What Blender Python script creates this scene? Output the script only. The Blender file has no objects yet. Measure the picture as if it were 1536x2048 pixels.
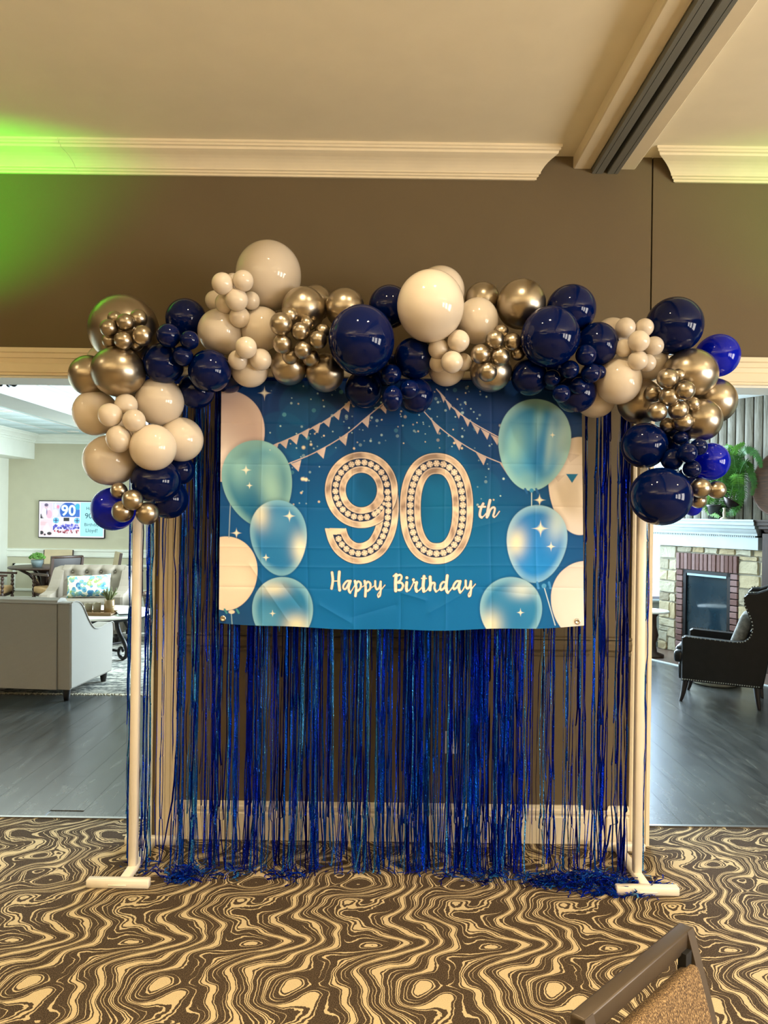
import bpy, bmesh, math, random
import numpy as np
from mathutils import Vector, Matrix
random.seed(7); rng = np.random.default_rng(11)
R = math.radians
SC = bpy.context.scene
COL = SC.collection

# ------------------------------------------------------------------ camera
F_PX = 1540.0                      # focal length in pixels of the 1536 x 2048 frame
CAM_H = 1.70
ROLL = R(0.78)
cam_d = bpy.data.cameras.new('camera'); cam = bpy.data.objects.new('camera', cam_d); COL.objects.link(cam)
cam_d.sensor_fit = 'HORIZONTAL'; cam_d.sensor_width = 36.0
cam_d.lens = F_PX / 1536.0 * 36.0
cam_d.clip_start = 0.05; cam_d.clip_end = 100
cam.location = (0, 0, CAM_H)
cam.rotation_euler = (Matrix.Rotation(-ROLL, 3, 'Y') @ Matrix.Rotation(R(90), 3, 'X')).to_euler()
SC.camera = cam
# ------------------------------------------------------------------ view and world
SC.view_settings.view_transform = 'Standard'; SC.view_settings.look = 'None'
SC.view_settings.gamma = 1.0; SC.view_settings.use_curve_mapping = False
SC.view_settings.exposure = 0.12
world = bpy.data.worlds.new('world'); SC.world = world; world.use_nodes = True
world.node_tree.nodes['Background'].inputs[0].default_value = (0.75, 0.85, 1.0, 1)
world.node_tree.nodes['Background'].inputs[1].default_value = 0.35

def area(name, loc, aim, sx, sy, power, color, disk=False, spread=None):
    l = bpy.data.lights.new(name, 'AREA'); l.energy = power; l.color = color
    l.shape = 'DISK' if disk else 'RECTANGLE'; l.size = sx
    if not disk: l.size_y = sy
    if spread: l.spread = R(spread)
    o = bpy.data.objects.new(name, l); COL.objects.link(o); o.location = loc
    o.rotation_euler = (Vector(aim) - Vector(loc)).to_track_quat('-Z', 'Y').to_euler()
    return o
def spot(name, loc, aim, power, color, angle, blend=1.0, rad=0.05):
    l = bpy.data.lights.new(name, 'SPOT'); l.energy = power; l.color = color
    l.spot_size = R(angle); l.spot_blend = blend; l.shadow_soft_size = rad
    o = bpy.data.objects.new(name, l); COL.objects.link(o); o.location = loc
    o.rotation_euler = (Vector(aim) - Vector(loc)).to_track_quat('-Z', 'Y').to_euler()
    return o
WARM = (1.0, 0.80, 0.52); DAY = (0.80, 0.93, 1.0)
# recessed ceiling lamps of the party room
for lx in (-0.36, 0.42):
    area('ceiling_lamp', (lx, 2.35, 3.54), (lx, 2.5, 0), 0.09, 0, 12, WARM, True, 108)
for lx, ly in ((-3.0, 2.2), (3.0, 2.0), (-2.4, -0.6), (0.0, -0.6), (2.4, -0.6), (-2.4, -3.2), (2.4, -3.2)):
    area('ceiling_lamp', (lx, ly, 3.54), (lx, ly, 0), 0.14, 0, 26, WARM, True, 125)
# daylight through the party room's windows (right wall, and the wall behind the camera)
for wy in (-2.2, -0.5, 1.2):
    area('window_daylight', (5.22, wy, 1.75), (0, wy + 0.4, 1.9), 1.1, 1.6, 92, (1.0, 0.94, 0.87))
# unseen uplights added as fill along the walls, shining up at the ceiling
area('fill_uplight', (0.1, -4.75, 2.75), (0.1, -4.6, 5), 9.0, 0.25, 275, (1.0, 0.83, 0.58))
for cx in (-4.75, 5.05): area('fill_uplight', (cx, -1.0, 2.75), (cx * 0.95, -1.0, 5), 0.25, 6.5, 230, (1.0, 0.83, 0.58))
# daylight in the lounge beyond the wall: big windows on the far middle wall
area('lounge_window_daylight', (1.2, 10.3, 1.75), (0.9, 5.0, 1.1), 4.2, 2.0, 600, (0.70, 0.88, 1.0), False, 150)
area('lounge_window_daylight', (-1.4, 10.2, 1.6), (-5.2, 9.4, 1.2), 1.6, 1.9, 190, DAY, False, 120)
area('lounge_ceiling_glow', (-4.4, 9.2, 2.86), (-4.4, 9.2, 0), 2.2, 2.2, 85, (0.92, 1.0, 0.92))
# green party lamp washing the wall
spot('green_party_lamp', (-3.3, 2.9, 2.55), (-2.27, 3.99, 3.24), 330, (0.03, 1.0, 0.0), 42, 1.0, 0.05)
spot('green_party_lamp', (3.4, 2.9, 2.55), (2.34, 3.99, 3.24), 80, (0.12, 1.0, 0.06), 42, 1.0, 0.05)

# ------------------------------------------------------------------ pixel helpers
CR, SR = math.cos(ROLL), math.sin(ROLL)
def uv(px, py):
    dx, dy = px - 768.0, py - 1024.0
    return dx * CR + dy * SR, -dx * SR + dy * CR
def at(px, py, Y):
    u, v = uv(px, py)
    return Vector((u * Y / F_PX, Y, CAM_H - v * Y / F_PX))

# ------------------------------------------------------------------ object helpers
def tag(o, label=None, cat=None, group=None, kind=None):
    if label: o['label'] = label
    if cat: o['category'] = cat
    if group: o['group'] = group
    if kind: o['kind'] = kind
    return o
def link(name, me, parent=None):
    o = bpy.data.objects.new(name, me); COL.objects.link(o)
    if parent is not None: o.parent = parent
    return o
def empty(name, loc=(0, 0, 0), rz=0.0):
    o = bpy.data.objects.new(name, None); COL.objects.link(o)
    o.location = loc; o.rotation_euler = (0, 0, rz); o.empty_display_size = 0.1
    return o
def dup(o, parent=None):
    c = o.copy(); COL.objects.link(c); c.parent = parent
    for ch in list(o.children): dup(ch, c)
    return c

class MB:
    """collects polygons, builds ONE mesh object"""
    def __init__(s): s.v = []; s.f = []; s.sm = []
    def add(s, vs, fs, smooth=False):
        n = len(s.v); s.v += [tuple(q) for q in vs]
        s.f += [tuple(i + n for i in f) for f in fs]; s.sm += [smooth] * len(fs); return s
    def box(s, x0, x1, y0, y1, z0, z1, M=None):
        vs = [(x, y, z) for x in (x0, x1) for y in (y0, y1) for z in (z0, z1)]
        if M is not None: vs = [M @ Vector(q) for q in vs]
        return s.add(vs, [(0, 1, 3, 2), (4, 6, 7, 5), (0, 4, 5, 1), (2, 3, 7, 6), (0, 2, 6, 4), (1, 5, 7, 3)])
    def rbox(s, x0, x1, y0, y1, z0, z1, r=0.02, seg=2, M=None, puff=0.0):
        bm = bmesh.new(); bmesh.ops.create_cube(bm, size=1)
        for q in bm.verts:
            q.co = ((x0 + x1) / 2 + q.co.x * (x1 - x0), (y0 + y1) / 2 + q.co.y * (y1 - y0), (z0 + z1) / 2 + q.co.z * (z1 - z0))
        bmesh.ops.bevel(bm, geom=bm.edges[:], offset=r, segments=seg, profile=0.6, affect='EDGES')
        if M is not None: bmesh.ops.transform(bm, matrix=M, verts=bm.verts)
        bm.verts.index_update()
        s.add([q.co[:] for q in bm.verts], [[q.index for q in f.verts] for f in bm.faces], True); bm.free(); return s
    def tube(s, pts, r, n=8, smooth=True, cap=True):
        pts = [Vector(p) for p in pts]; m = len(pts)
        rs = r if hasattr(r, '__len__') else [r] * m
        vs = []; up = None
        for i, p in enumerate(pts):
            t = (pts[min(i + 1, m - 1)] - pts[max(i - 1, 0)]).normalized()
            if up is None: up = Vector((0, 0, 1)) if abs(t.z) < 0.9 else Vector((1, 0, 0))
            a = (up - t * up.dot(t))
            a = a.normalized() if a.length > 1e-6 else t.orthogonal().normalized()
            b = t.cross(a); up = a
            for k in range(n):
                w = 2 * math.pi * k / n
                vs.append(p + (a * math.cos(w) + b * math.sin(w)) * rs[i])
        fs = [(i * n + k, i * n + (k + 1) % n, (i + 1) * n + (k + 1) % n, (i + 1) * n + k) for i in range(m - 1) for k in range(n)]
        if cap: fs += [tuple(range(n - 1, -1, -1)), tuple(range((m - 1) * n, m * n))]
        return s.add(vs, fs, smooth)
    def bar(s, a, b, w, h, up=(0, 0, 1)):
        a, b = Vector(a), Vector(b); t = (b - a).normalized(); u = Vector(up); u = (u - t * u.dot(t)).normalized(); c = t.cross(u)
        vs = [p + c * (i * w / 2) + u * (j * h / 2) for p in (a, b) for i, j in ((-1, -1), (1, -1), (1, 1), (-1, 1))]
        return s.add(vs, [(3, 2, 1, 0), (4, 5, 6, 7)] + [(k, (k + 1) % 4, 4 + (k + 1) % 4, 4 + k) for k in range(4)])
    def lathe(s, prof, c=(0, 0, 0), n=20, M=None, smooth=True):
        vs = []; m = len(prof)
        for r_, z in prof:
            for k in range(n):
                w = 2 * math.pi * k / n
                q = Vector((c[0] + r_ * math.cos(w), c[1] + r_ * math.sin(w), c[2] + z)); vs.append(M @ q if M is not None else q)
        fs = [(i * n + k, i * n + (k + 1) % n, (i + 1) * n + (k + 1) % n, (i + 1) * n + k) for i in range(m - 1) for k in range(n)]
        fs += [tuple(range(n - 1, -1, -1)), tuple(range((m - 1) * n, m * n))]
        return s.add(vs, fs, smooth)
    def prism(s, poly, axis, a, b, smooth=False, M=None):
        """poly in the two other axes (x: (y,z); y: (x,z); z: (x,y)), from a to b along axis; a, b numbers or one per vertex"""
        n = len(poly); A = a if hasattr(a, '__len__') else [a] * n; B = b if hasattr(b, '__len__') else [b] * n
        def pt(p, w): return {'x': (w, p[0], p[1]), 'y': (p[0], w, p[1]), 'z': (p[0], p[1], w)}[axis]
        vs = [pt(p, A[i]) for i, p in enumerate(poly)] + [pt(p, B[i]) for i, p in enumerate(poly)]
        if M is not None: vs = [M @ Vector(q) for q in vs]
        s.add(vs, [tuple(range(n - 1, -1, -1)), tuple(range(n, 2 * n))])
        return s.add(vs, [(k, (k + 1) % n, n + (k + 1) % n, n + k) for k in range(n)], smooth)
    def mesh(s, name, m):
        me = bpy.data.meshes.new(name); me.from_pydata(s.v, [], s.f)
        me.polygons.foreach_set('use_smooth', s.sm)
        bm = bmesh.new(); bm.from_mesh(me); bmesh.ops.recalc_face_normals(bm, faces=bm.faces); bm.to_mesh(me); bm.free()
        if m: me.materials.append(m)
        me.update(); return me
    def build(s, name, m, parent=None): return link(name, s.mesh(name, m), parent)

def cr(pts, n=6):
    """Catmull-Rom through pts"""
    P = [Vector(p) for p in pts]
    if len(P) < 3: return P
    P = [2 * P[0] - P[1]] + P + [2 * P[-1] - P[-2]]; out = []
    for i in range(1, len(P) - 2):
        for k in range(n):
            t = k / n
            out.append(0.5 * ((2 * P[i]) + (P[i + 1] - P[i - 1]) * t + (2 * P[i - 1] - 5 * P[i] + 4 * P[i + 1] - P[i + 2]) * t * t + (3 * P[i] - P[i - 1] - 3 * P[i + 1] + P[i + 2]) * t ** 3))
    return out + [P[-2]]

# ------------------------------------------------------------------ materials
def lin(c):
    return tuple((x / 12.92 if x <= 0.04045 else ((x + 0.055) / 1.055) ** 2.4) for x in (q / 255.0 for q in c))
class NT:
    def __init__(s, name):
        s.m = bpy.data.materials.new(name); s.m.use_nodes = True; s.t = s.m.node_tree; s.n = s.t.nodes
        s.b = s.n['Principled BSDF']; s.out = s.n['Material Output']
    def node(s, kind, **kw):
        q = s.n.new(kind)
        for k, v in kw.items():
            if k.startswith('in_'): q.inputs[k[3:].replace('_', ' ')].default_value = v
            else: setattr(q, k, v)
        return q
    def l(s, a, b): s.t.links.new(a, b)
    def math(s, op, a, b=None, c=None):
        q = s.n.new('ShaderNodeMath'); q.operation = op
        for i, v in enumerate((a, b, c)):
            if v is None: continue
            if hasattr(v, 'is_linked'): s.l(v, q.inputs[i])
            else: q.inputs[i].default_value = v
        return q.outputs[0]
    def ramp(s, fac, stops, interp='LINEAR'):
        q = s.n.new('ShaderNodeValToRGB'); e = q.color_ramp.elements; q.color_ramp.interpolation = interp
        while len(e) < len(stops): e.new(0.5)
        for i, (p, c) in enumerate(stops):
            e[i].position = p; e[i].color = (*c, 1)
        s.l(fac, q.inputs[0]); return q.outputs[0]
    def mix(s, fac, a, b, blend='MIX'):
        q = s.n.new('ShaderNodeMix'); q.data_type = 'RGBA'; q.blend_type = blend
        for i, v in ((0, fac), (6, a), (7, b)):
            if hasattr(v, 'is_linked'): s.l(v, q.inputs[i])
            else: q.inputs[i].default_value = v if i == 0 else (*v, 1)
        return q.outputs[2]
    def coord(s, which='Object'): return s.n.new('ShaderNodeTexCoord').outputs[which]
    def noise(s, vec, scale, detail=2.0, rough=0.5, dist=0.0):
        q = s.n.new('ShaderNodeTexNoise'); q.inputs['Scale'].default_value = scale; q.inputs['Detail'].default_value = detail
        q.inputs['Roughness'].default_value = rough; q.inputs['Distortion'].default_value = dist
        if vec is not None: s.l(vec, q.inputs['Vector'])
        return q.outputs['Fac']
    def scale(s, vec, sc):
        q = s.n.new('ShaderNodeMapping'); q.inputs['Scale'].default_value = sc; s.l(vec, q.inputs[0]); return q.outputs[0]
    def bump(s, h, strength=0.2, dist=0.01):
        q = s.n.new('ShaderNodeBump'); q.inputs['Strength'].default_value = strength; q.inputs['Distance'].default_value = dist
        s.l(h, q.inputs['Height']); s.l(q.outputs[0], s.b.inputs['Normal'])
    def set(s, **kw):
        for k, v in kw.items(): s.b.inputs[k.replace('_', ' ')].default_value = v
        return s
def mat(name, c, rough=0.5, metal=0.0, var=0.06, vs=6.0, bump=0.0, bs=60.0, spec=0.5, coat=0.0, linear=False, stretch=None, rnd=0.0):
    """plain procedural paint: colour with a little noise, fine relief"""
    t = NT(name); c = c if linear else lin(c); t.set(Roughness=rough, Metallic=metal)
    t.b.inputs['Specular IOR Level'].default_value = spec; t.b.inputs['Coat Weight'].default_value = coat
    v = t.coord()
    if stretch: v = t.scale(v, stretch)
    nz = t.noise(v, vs, 3.0)
    lo = tuple(max(0, x * (1 - var)) for x in c); hi = tuple(min(1, x * (1 + var)) for x in c)
    col = t.ramp(nz, [(0.3, lo), (0.7, hi)])
    if rnd:
        oi = t.n.new('ShaderNodeObjectInfo'); hv = t.n.new('ShaderNodeHueSaturation')
        t.l(t.math('MULTIPLY_ADD', oi.outputs['Random'], 2 * rnd, 1 - rnd), hv.inputs['Value']); t.l(col, hv.inputs['Color']); col = hv.outputs[0]
    t.l(col, t.b.inputs['Base Color'])
    if bump: t.bump(t.noise(v, bs, 4.0), bump, 0.004)
    return t.m
def emit(name, c, s):
    t = NT(name); t.set(Roughness=0.4); t.b.inputs['Base Color'].default_value = (*lin(c), 1)
    t.b.inputs['Emission Color'].default_value = (*lin(c), 1); t.b.inputs['Emission Strength'].default_value = s
    return t.m

M_WALL = mat('taupe_wall_paint', (106, 91, 64), 0.75, var=0.03, vs=3, bump=0.12, bs=220)
M_CEIL = mat('cream_ceiling_paint', (246, 236, 208), 0.9, var=0.02, bump=0.06, bs=200)
M_TRIM = mat('cream_trim_paint', (238, 224, 192), 0.42, var=0.03)
M_LWALL = mat('sage_lounge_wall', (198, 194, 168), 0.8, var=0.02)
M_LTRIM = mat('lounge_white_trim', (235, 238, 226), 0.5, var=0.02)
M_TRACK = mat('grey_track_metal', (122, 124, 118), 0.42, metal=0.15, var=0.04)
M_BLACK = mat('black_gap', (12, 12, 12), 0.8)
M_WHITE_METAL = mat('white_powder_coat', (238, 228, 208), 0.35, var=0.03)
M_PLASTIC = mat('white_plastic', (235, 232, 226), 0.35, var=0.02)
M_IRON = mat('black_iron', (16, 15, 15), 0.45, metal=0.3, var=0.2)
M_DARKWOOD = mat('dark_stained_wood', (54, 35, 24), 0.4, var=0.3, vs=9, stretch=(4, 4, 0.6), bump=0.1)
# ================================================================== the setting: party room shell
WY = 3.99                           # front face of the wall
CZ = 3.555                          # ceiling height
XL, XR, YB = -5.0, 5.3, -5.0
OZ = 2.379                          # height of the two wide openings
LX, RX = -1.19, 1.386               # jamb edges of the wall piece between them
CARPET_END = 4.22
def struct(o): o['kind'] = 'structure'; return o

# ---- carpet: repeating flowing agate lines
t = NT('flowing_line_carpet')
co = t.coord(); sp = t.n.new('ShaderNodeSeparateXYZ'); t.l(co, sp.inputs[0])
jag = t.noise(co, 38, 2.0, 0.6)
PER = 0.47
th = t.math('MULTIPLY', t.math('ADD', sp.outputs[0], t.math('MULTIPLY', sp.outputs[1], -0.22)), 2 * math.pi / PER)
def cyl(rad, sy, o):
    c = t.n.new('ShaderNodeCombineXYZ')
    t.l(t.math('MULTIPLY_ADD', t.math('COSINE', th), rad, o), c.inputs[0]); t.l(t.math('MULTIPLY_ADD', t.math('SINE', th), rad, o * 1.7), c.inputs[1]); t.l(t.math('MULTIPLY', sp.outputs[1], sy), c.inputs[2])
    return c.outputs[0]
n1 = t.noise(cyl(0.24, 4.8, 3.1), 1.0, 0.0, 0.5, 0.0)
n1b = t.noise(cyl(0.42, 9.0, 9.7), 1.0, 0.6, 0.5, 0.0)
n2 = t.noise(cyl(0.60, 3.6, 5.3), 1.0, 0.0, 0.5, 0.0)
Fld = t.math('ADD', t.math('MULTIPLY', th, 4.0 / (2 * math.pi)), t.math('ADD', t.math('MULTIPLY', n1, 5.2), t.math('MULTIPLY', n1b, 1.8)))
Fld = t.math('ADD', Fld, t.math('MULTIPLY', jag, 0.13))
fr = t.math('FRACT', Fld)
wid = t.math('MINIMUM', t.math('MAXIMUM', t.math('MULTIPLY_ADD', n2, 0.72, -0.29), 0.034), 0.13)
d1 = t.math('ABSOLUTE', t.math('SUBTRACT', fr, 0.30)); m1 = t.math('LESS_THAN', d1, wid)
d4 = t.math('ABSOLUTE', t.math('SUBTRACT', d1, t.math('ADD', wid, 0.085))); m4 = t.math('LESS_THAN', d4, t.math('MULTIPLY_ADD', n1b, 0.05, -0.004))
d3 = t.math('ABSOLUTE', t.math('SUBTRACT', fr, 0.72)); m3 = t.math('LESS_THAN', d3, t.math('MULTIPLY_ADD', n2, -0.12, 0.075))
d2 = t.math('ABSOLUTE', t.math('SUBTRACT', fr, 0.90)); m2 = t.math('LESS_THAN', d2, t.math('MULTIPLY_ADD', n1b, 0.08, -0.032))
msk = t.math('MAXIMUM', t.math('MAXIMUM', m1, m2), t.math('MAXIMUM', m3, m4))
speck = t.noise(co, 260, 2.0, 0.8); speck2 = t.noise(co, 420, 1.0, 0.6)
dark = t.ramp(speck, [(0.38, lin((37, 30, 23))), (0.62, lin((98, 82, 64)))])
light = t.ramp(speck2, [(0.3, lin((178, 158, 120))), (0.7, lin((218, 197, 156)))])
t.l(t.mix(msk, dark, light), t.b.inputs['Base Color']); t.set(Roughness=0.95); t.b.inputs['Specular IOR Level'].default_value = 0.1
t.bump(t.math('MULTIPLY_ADD', msk, 0.5, speck), 0.5, 0.004)
M_CARPET = t.m
fl = MB().box(XL, XR, YB, CARPET_END, -0.12, 0.0).build('floor', M_CARPET); struct(fl); fl['label'] = 'brown carpet with flowing cream agate lines'

# ---- walls, ceiling
w = MB(); w.box(LX, 1.364, WY, WY + 0.2, 0, CZ); w.box(XL, LX, WY, WY + 0.2, OZ, CZ)
struct(w.build('wall_back', M_WALL))
w = MB(); w.box(1.372, XR, WY, WY + 0.2, OZ, CZ); struct(w.build('wall_back', M_WALL))
w = MB(); w.box(1.364, 1.372, WY + 0.02, WY + 0.19, OZ, CZ); struct(w.build('trim_1', M_BLACK))
struct(MB().box(XL - 0.1, XL, YB, WY + 0.2, 0, CZ).build('wall_left', M_WALL))
w = MB(); ys = [YB, -2.75, -1.65, -1.05, 0.05, 0.65, 1.75, WY + 0.2]
w.box(XR, XR + 0.1, YB, WY + 0.2, 0, 0.95); w.box(XR, XR + 0.1, YB, WY + 0.2, 2.55, CZ)
for i in range(0, 8, 2): w.box(XR, XR + 0.1, ys[i], ys[i + 1], 0.95, 2.55)
struct(w.build('wall_right', M_WALL))
w = MB(); w.box(XL, XR, YB - 0.1, YB, 0, CZ)
struct(w.build('wall_front', M_WALL))
struct(MB().box(XL - 0.1, XR + 0.1, YB - 0.1, WY + 0.2, CZ, CZ + 0.1).build('ceiling', M_CEIL))

# ---- crown moulding (profile: projection from wall, height below ceiling)
CP = [(0, 0), (0.135, 0), (0.135, 0.012), (0.128, 0.016), (0.128, 0.026), (0.118, 0.030), (0.116, 0.042), (0.100, 0.050), (0.082, 0.058), (0.066, 0.068),
      (0.052, 0.080), (0.040, 0.094), (0.032, 0.106), (0.032, 0.114), (0.022, 0.117), (0.022, 0.126), (0.012, 0.129), (0.012, 0.140), (0, 0.140)]
poly = [(WY - p, CZ - d * 0.92) for p, d in CP]
MB().prism(poly, 'x', XL, [-1.60 - p * 0.45 for p, d in CP]).build('trim_2', M_TRIM)['kind'] = 'structure'
MB().prism(poly, 'x', [-1.598 - p * 0.45 for p, d in CP], [0.755 + p * 0.85 for p, d in CP]).build('trim_3', M_TRIM)['kind'] = 'structure'
MB().prism(poly, 'x', [1.485 - p * 1.05 for p, d in CP], XR).build('trim_4', M_TRIM)['kind'] = 'structure'

# ---- ceiling beam that carries the folding wall's track
def soffit(name, x0, x1):
    m = MB(); m.prism([(x0, CZ), (x0, CZ - 0.058), (x0 + 0.006, CZ - 0.063), (x1 - 0.006, CZ - 0.063), (x1, CZ - 0.058), (x1, CZ)], 'y', YB, WY)
    return struct(m.build(name, M_TRIM))
soffit('trim_5', 0.956, 1.052); soffit('trim_6', 1.188, 1.278)
tr = empty('ceiling_track', (1.12, WY, CZ)); tag(tr, 'grey metal folding-wall track running along the white ceiling beam', 'ceiling track')
def trackrail(x0, x1):
    m = MB(); z0 = -0.088
    m.prism([(x0, 0), (x0, z0), (x0 + 0.018, z0), (x0 + 0.018, z0 + 0.004), (x0 + 0.021, z0 + 0.004), (x0 + 0.021, z0), (x1 - 0.003, z0), (x1, z0 + 0.003), (x1, 0)], 'y', YB - WY, -0.001)
    return m
trackrail(-0.067, -0.011).build('rail', M_TRACK, tr)
m = trackrail(-0.067, -0.011)
m.v = [(-x, y, z) for x, y, z in m.v]; m.f = [f[::-1] for f in m.f]; m.build('rail', M_TRACK, tr)
MB().box(-0.011, 0.011, YB - WY, -0.001, -0.03, -0.005).build('slot', M_BLACK, tr)

# ---- casings round the two openings
def casing_v(name, x0, x1, flip):
    d = -1 if flip else 1; a = x0 if not flip else x1; wd = x1 - x0
    pr = [(0, 0), (0, -0.016), (0.10, -0.020), (0.14, -0.020), (0.16, -0.016), (0.30, -0.016), (0.34, -0.022), (0.55, -0.022), (0.60, -0.026), (0.78, -0.026), (0.82, -0.032), (1, -0.032), (1, 0)]
    m = MB(); m.prism([(a + d * p * wd, WY + q) for p, q in pr], 'z', 0.0, OZ); return struct(m.build(name, M_TRIM))
casing_v('trim_7', -1.15, -1.055, True); casing_v('trim_8', 1.285, 1.386, False)
def casing_h(name, x0, x1):
    pr = [(0, 0), (0, -0.020), (0.05, -0.020), (0.055, -0.016), (0.10, -0.016), (0.11, -0.022), (0.42, -0.022), (0.46, -0.018), (0.62, -0.020), (0.64, -0.026), (0.80, -0.026), (0.84, -0.034), (1, -0.034), (1, 0)]
    m = MB(); m.prism([(WY + q, OZ + 0.002 + p * 0.14) for p, q in pr], 'x', x0, x1); return struct(m.build(name, M_TRIM))
casing_h('trim_9', XL, -1.055); casing_h('trim_10', 1.285, XR)
def lining(name, x0, x1, jx0, jx1):
    m = MB(); m.box(x0, x1, WY - 0.012, WY + 0.215, OZ - 0.012, OZ + 0.001); m.box(jx0, jx1, WY - 0.012, WY + 0.215, 0, OZ - 0.012); return struct(m.build(name, M_LTRIM))
lining('trim_11', XL, LX + 0.01, LX - 0.012, LX + 0.01); lining('trim_12', RX - 0.01, XR, RX - 0.022, RX)

# ---- baseboards and chair rail with end returns (between them the folding wall's jamb)
BBH = 0.195
BP = [(0, 0), (0.018, 0), (0.018, 0.135), (0.013, 0.142), (0.013, 0.150), (0.022, 0.156), (0.022, 0.172), (0.016, 0.180), (0.012, BBH), (0, BBH)]
bpoly = [(WY - p, z) for p, z in BP]
struct(MB().prism(bpoly, 'x', -1.055, [1.045 + p for p, z in BP]).build('baseboard_back', M_TRIM))
struct(MB().prism(bpoly, 'x', [1.19 - p for p, z in BP], 1.285).build('baseboard_back', M_TRIM))
struct(MB().box(1.03, 1.20, WY - 0.008, WY, 0, 0.17).build('baseboard_back', M_TRIM))
RP = [(0, 0.965), (0.016, 0.97), (0.022, 0.985), (0.014, 0.992), (0.030, 1.005), (0.034, 1.035), (0.026, 1.05), (0.020, 1.052), (0.032, 1.058), (0.030, 1.066), (0, 1.07)]
rpoly = [(WY - p, z) for p, z in RP]
struct(MB().prism(rpoly, 'x', -1.055, [1.05 + p for p, z in RP]).build('trim_13', M_WALL))
struct(MB().prism(rpoly, 'x', [1.185 - p for p, z in RP], 1.285).build('trim_14', M_WALL))
# ---- wall outlet
p0 = at(903.5, 1484.5, WY)
ou = empty('wall_outlet', (p0.x, WY, p0.z)); tag(ou, 'white wall outlet plate behind the blue foil curtain', 'outlet')
MB().rbox(-0.036, 0.036, -0.007, 0, -0.058, 0.058, 0.004).build('plate', M_PLASTIC, ou)
for dz in (-0.026, 0.026):
    s_ = MB().rbox(-0.017, 0.017, -0.009, -0.005, dz - 0.014, dz + 0.014, 0.003).build('socket', M_PLASTIC, ou)
    q = MB(); q.box(-0.008, -0.005, -0.0095, -0.008, dz - 0.004, dz + 0.006); q.box(0.005, 0.008, -0.0095, -0.008, dz - 0.004, dz + 0.006); q.build('slots', M_BLACK, s_)

# ================================================================== the lounge beyond
FY = 13.15                          # far lounge wall
t = NT('grey_vinyl_plank')
co = t.scale(t.coord(), (9, 1.2, 9)); oi = t.n.new('ShaderNodeObjectInfo')
ad = t.n.new('ShaderNodeVectorMath'); ad.operation = 'ADD'; t.l(co, ad.inputs[0])
cbx = t.n.new('ShaderNodeCombineXYZ'); t.l(t.math('MULTIPLY', oi.outputs['Random'], 40), cbx.inputs[0]); t.l(cbx.outputs[0], ad.inputs[1])
g = t.noise(ad.outputs[0], 2.2, 5.0, 0.6, 0.6)
col = t.ramp(g, [(0.3, lin((46, 47, 46))), (0.55, lin((68, 70, 68))), (0.75, lin((90, 92, 88)))])
hv = t.n.new('ShaderNodeHueSaturation'); t.l(t.math('MULTIPLY_ADD', oi.outputs['Random'], 0.22, 0.88), hv.inputs['Value']); t.l(col, hv.inputs['Color'])
t.l(hv.outputs[0], t.b.inputs['Base Color']); t.set(Roughness=0.27); t.bump(g, 0.06, 0.003)
M_PLANK = t.m
fl2 = MB().box(-7.0, 7.0, CARPET_END, 14.0, -0.12, -0.004).build('floor', M_PLANK); struct(fl2); fl2['label'] = 'grey wood-look plank floor of the lounge'
pw, pl = 0.19, 1.25
pm = MB().box(-pw / 2 + 0.0007, pw / 2 - 0.0007, -pl / 2 + 0.0007, pl / 2 - 0.0007, -0.010, 0.0)
pm.sm = [False] * len(pm.sm); pm = pm.mesh('plank', M_PLANK)
for (x0, x1, y1) in ((-6.6, -1.0, 8.5), (1.1, 6.2, 10.2)):
    nx = int((x1 - x0) / pw)
    for i in range(nx):
        y = CARPET_END + 0.012 - (i * 0.437 % 1.0) * pl
        while y < y1:
            a, b = max(y, CARPET_END + 0.012), y + pl
            if b - a > 0.1:
                o = link('plank', pm, fl2); o.location = (x0 + (i + 0.5) * pw, (a + b) / 2, 0.0); o.scale = (1, (b - a) / pl, 1)
            y += pl
struct(MB().box(XL, XR, CARPET_END - 0.008, CARPET_END + 0.014, -0.01, 0.005).build('trim_15', mat('threshold_strip', (150, 150, 148), 0.3, metal=0.8)))

# lounge walls
LCZ = 2.95
struct(MB().box(-6.5, -0.9, FY, FY + 0.1, 0, LCZ + 0.2).build('wall_lounge_far', M_LWALL))
struct(MB().box(-6.55, -6.42, CARPET_END, FY, 0, LCZ + 0.2).build('wall_lounge_left', M_LTRIM))
# back wall of the middle with the big window that lights the lounge
w = MB(); BY = 10.55
w.box(-0.9, 6.0, BY, BY + 0.1, 0, 0.55); w.box(-0.9, 6.0, BY, BY + 0.1, 2.6, 3.3); w.box(-0.9, -0.7, BY, BY + 0.1, 0.55, 2.6); w.box(3.95, 6.0, BY, BY + 0.1, 0.55, 2.6)
w.box(-0.95, -0.85, BY, FY, 0, 3.2)
struct(w.build('wall_lounge_back', M_LTRIM))
wn = empty('window_1', (1.6, BY, 0.55)); struct(wn)
pane = emit('bright_overcast_daylight', (178, 212, 252), 4.5)
for k in range(4):
    xa = -2.3 + k * 1.1625; MB().box(xa + 0.03, xa + 1.13, 0.05, 0.06, 0.04, 2.02).build('pane', pane, wn)
    MB().box(xa - 0.03, xa + 0.03, 0.0, 0.08, 0, 2.05).build('mullion', M_LTRIM, wn)
MB().rbox(-2.4, 2.4, -0.06, 0.06, -0.03, 0.0, 0.006).build('window_sill', M_LTRIM, wn)
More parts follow.
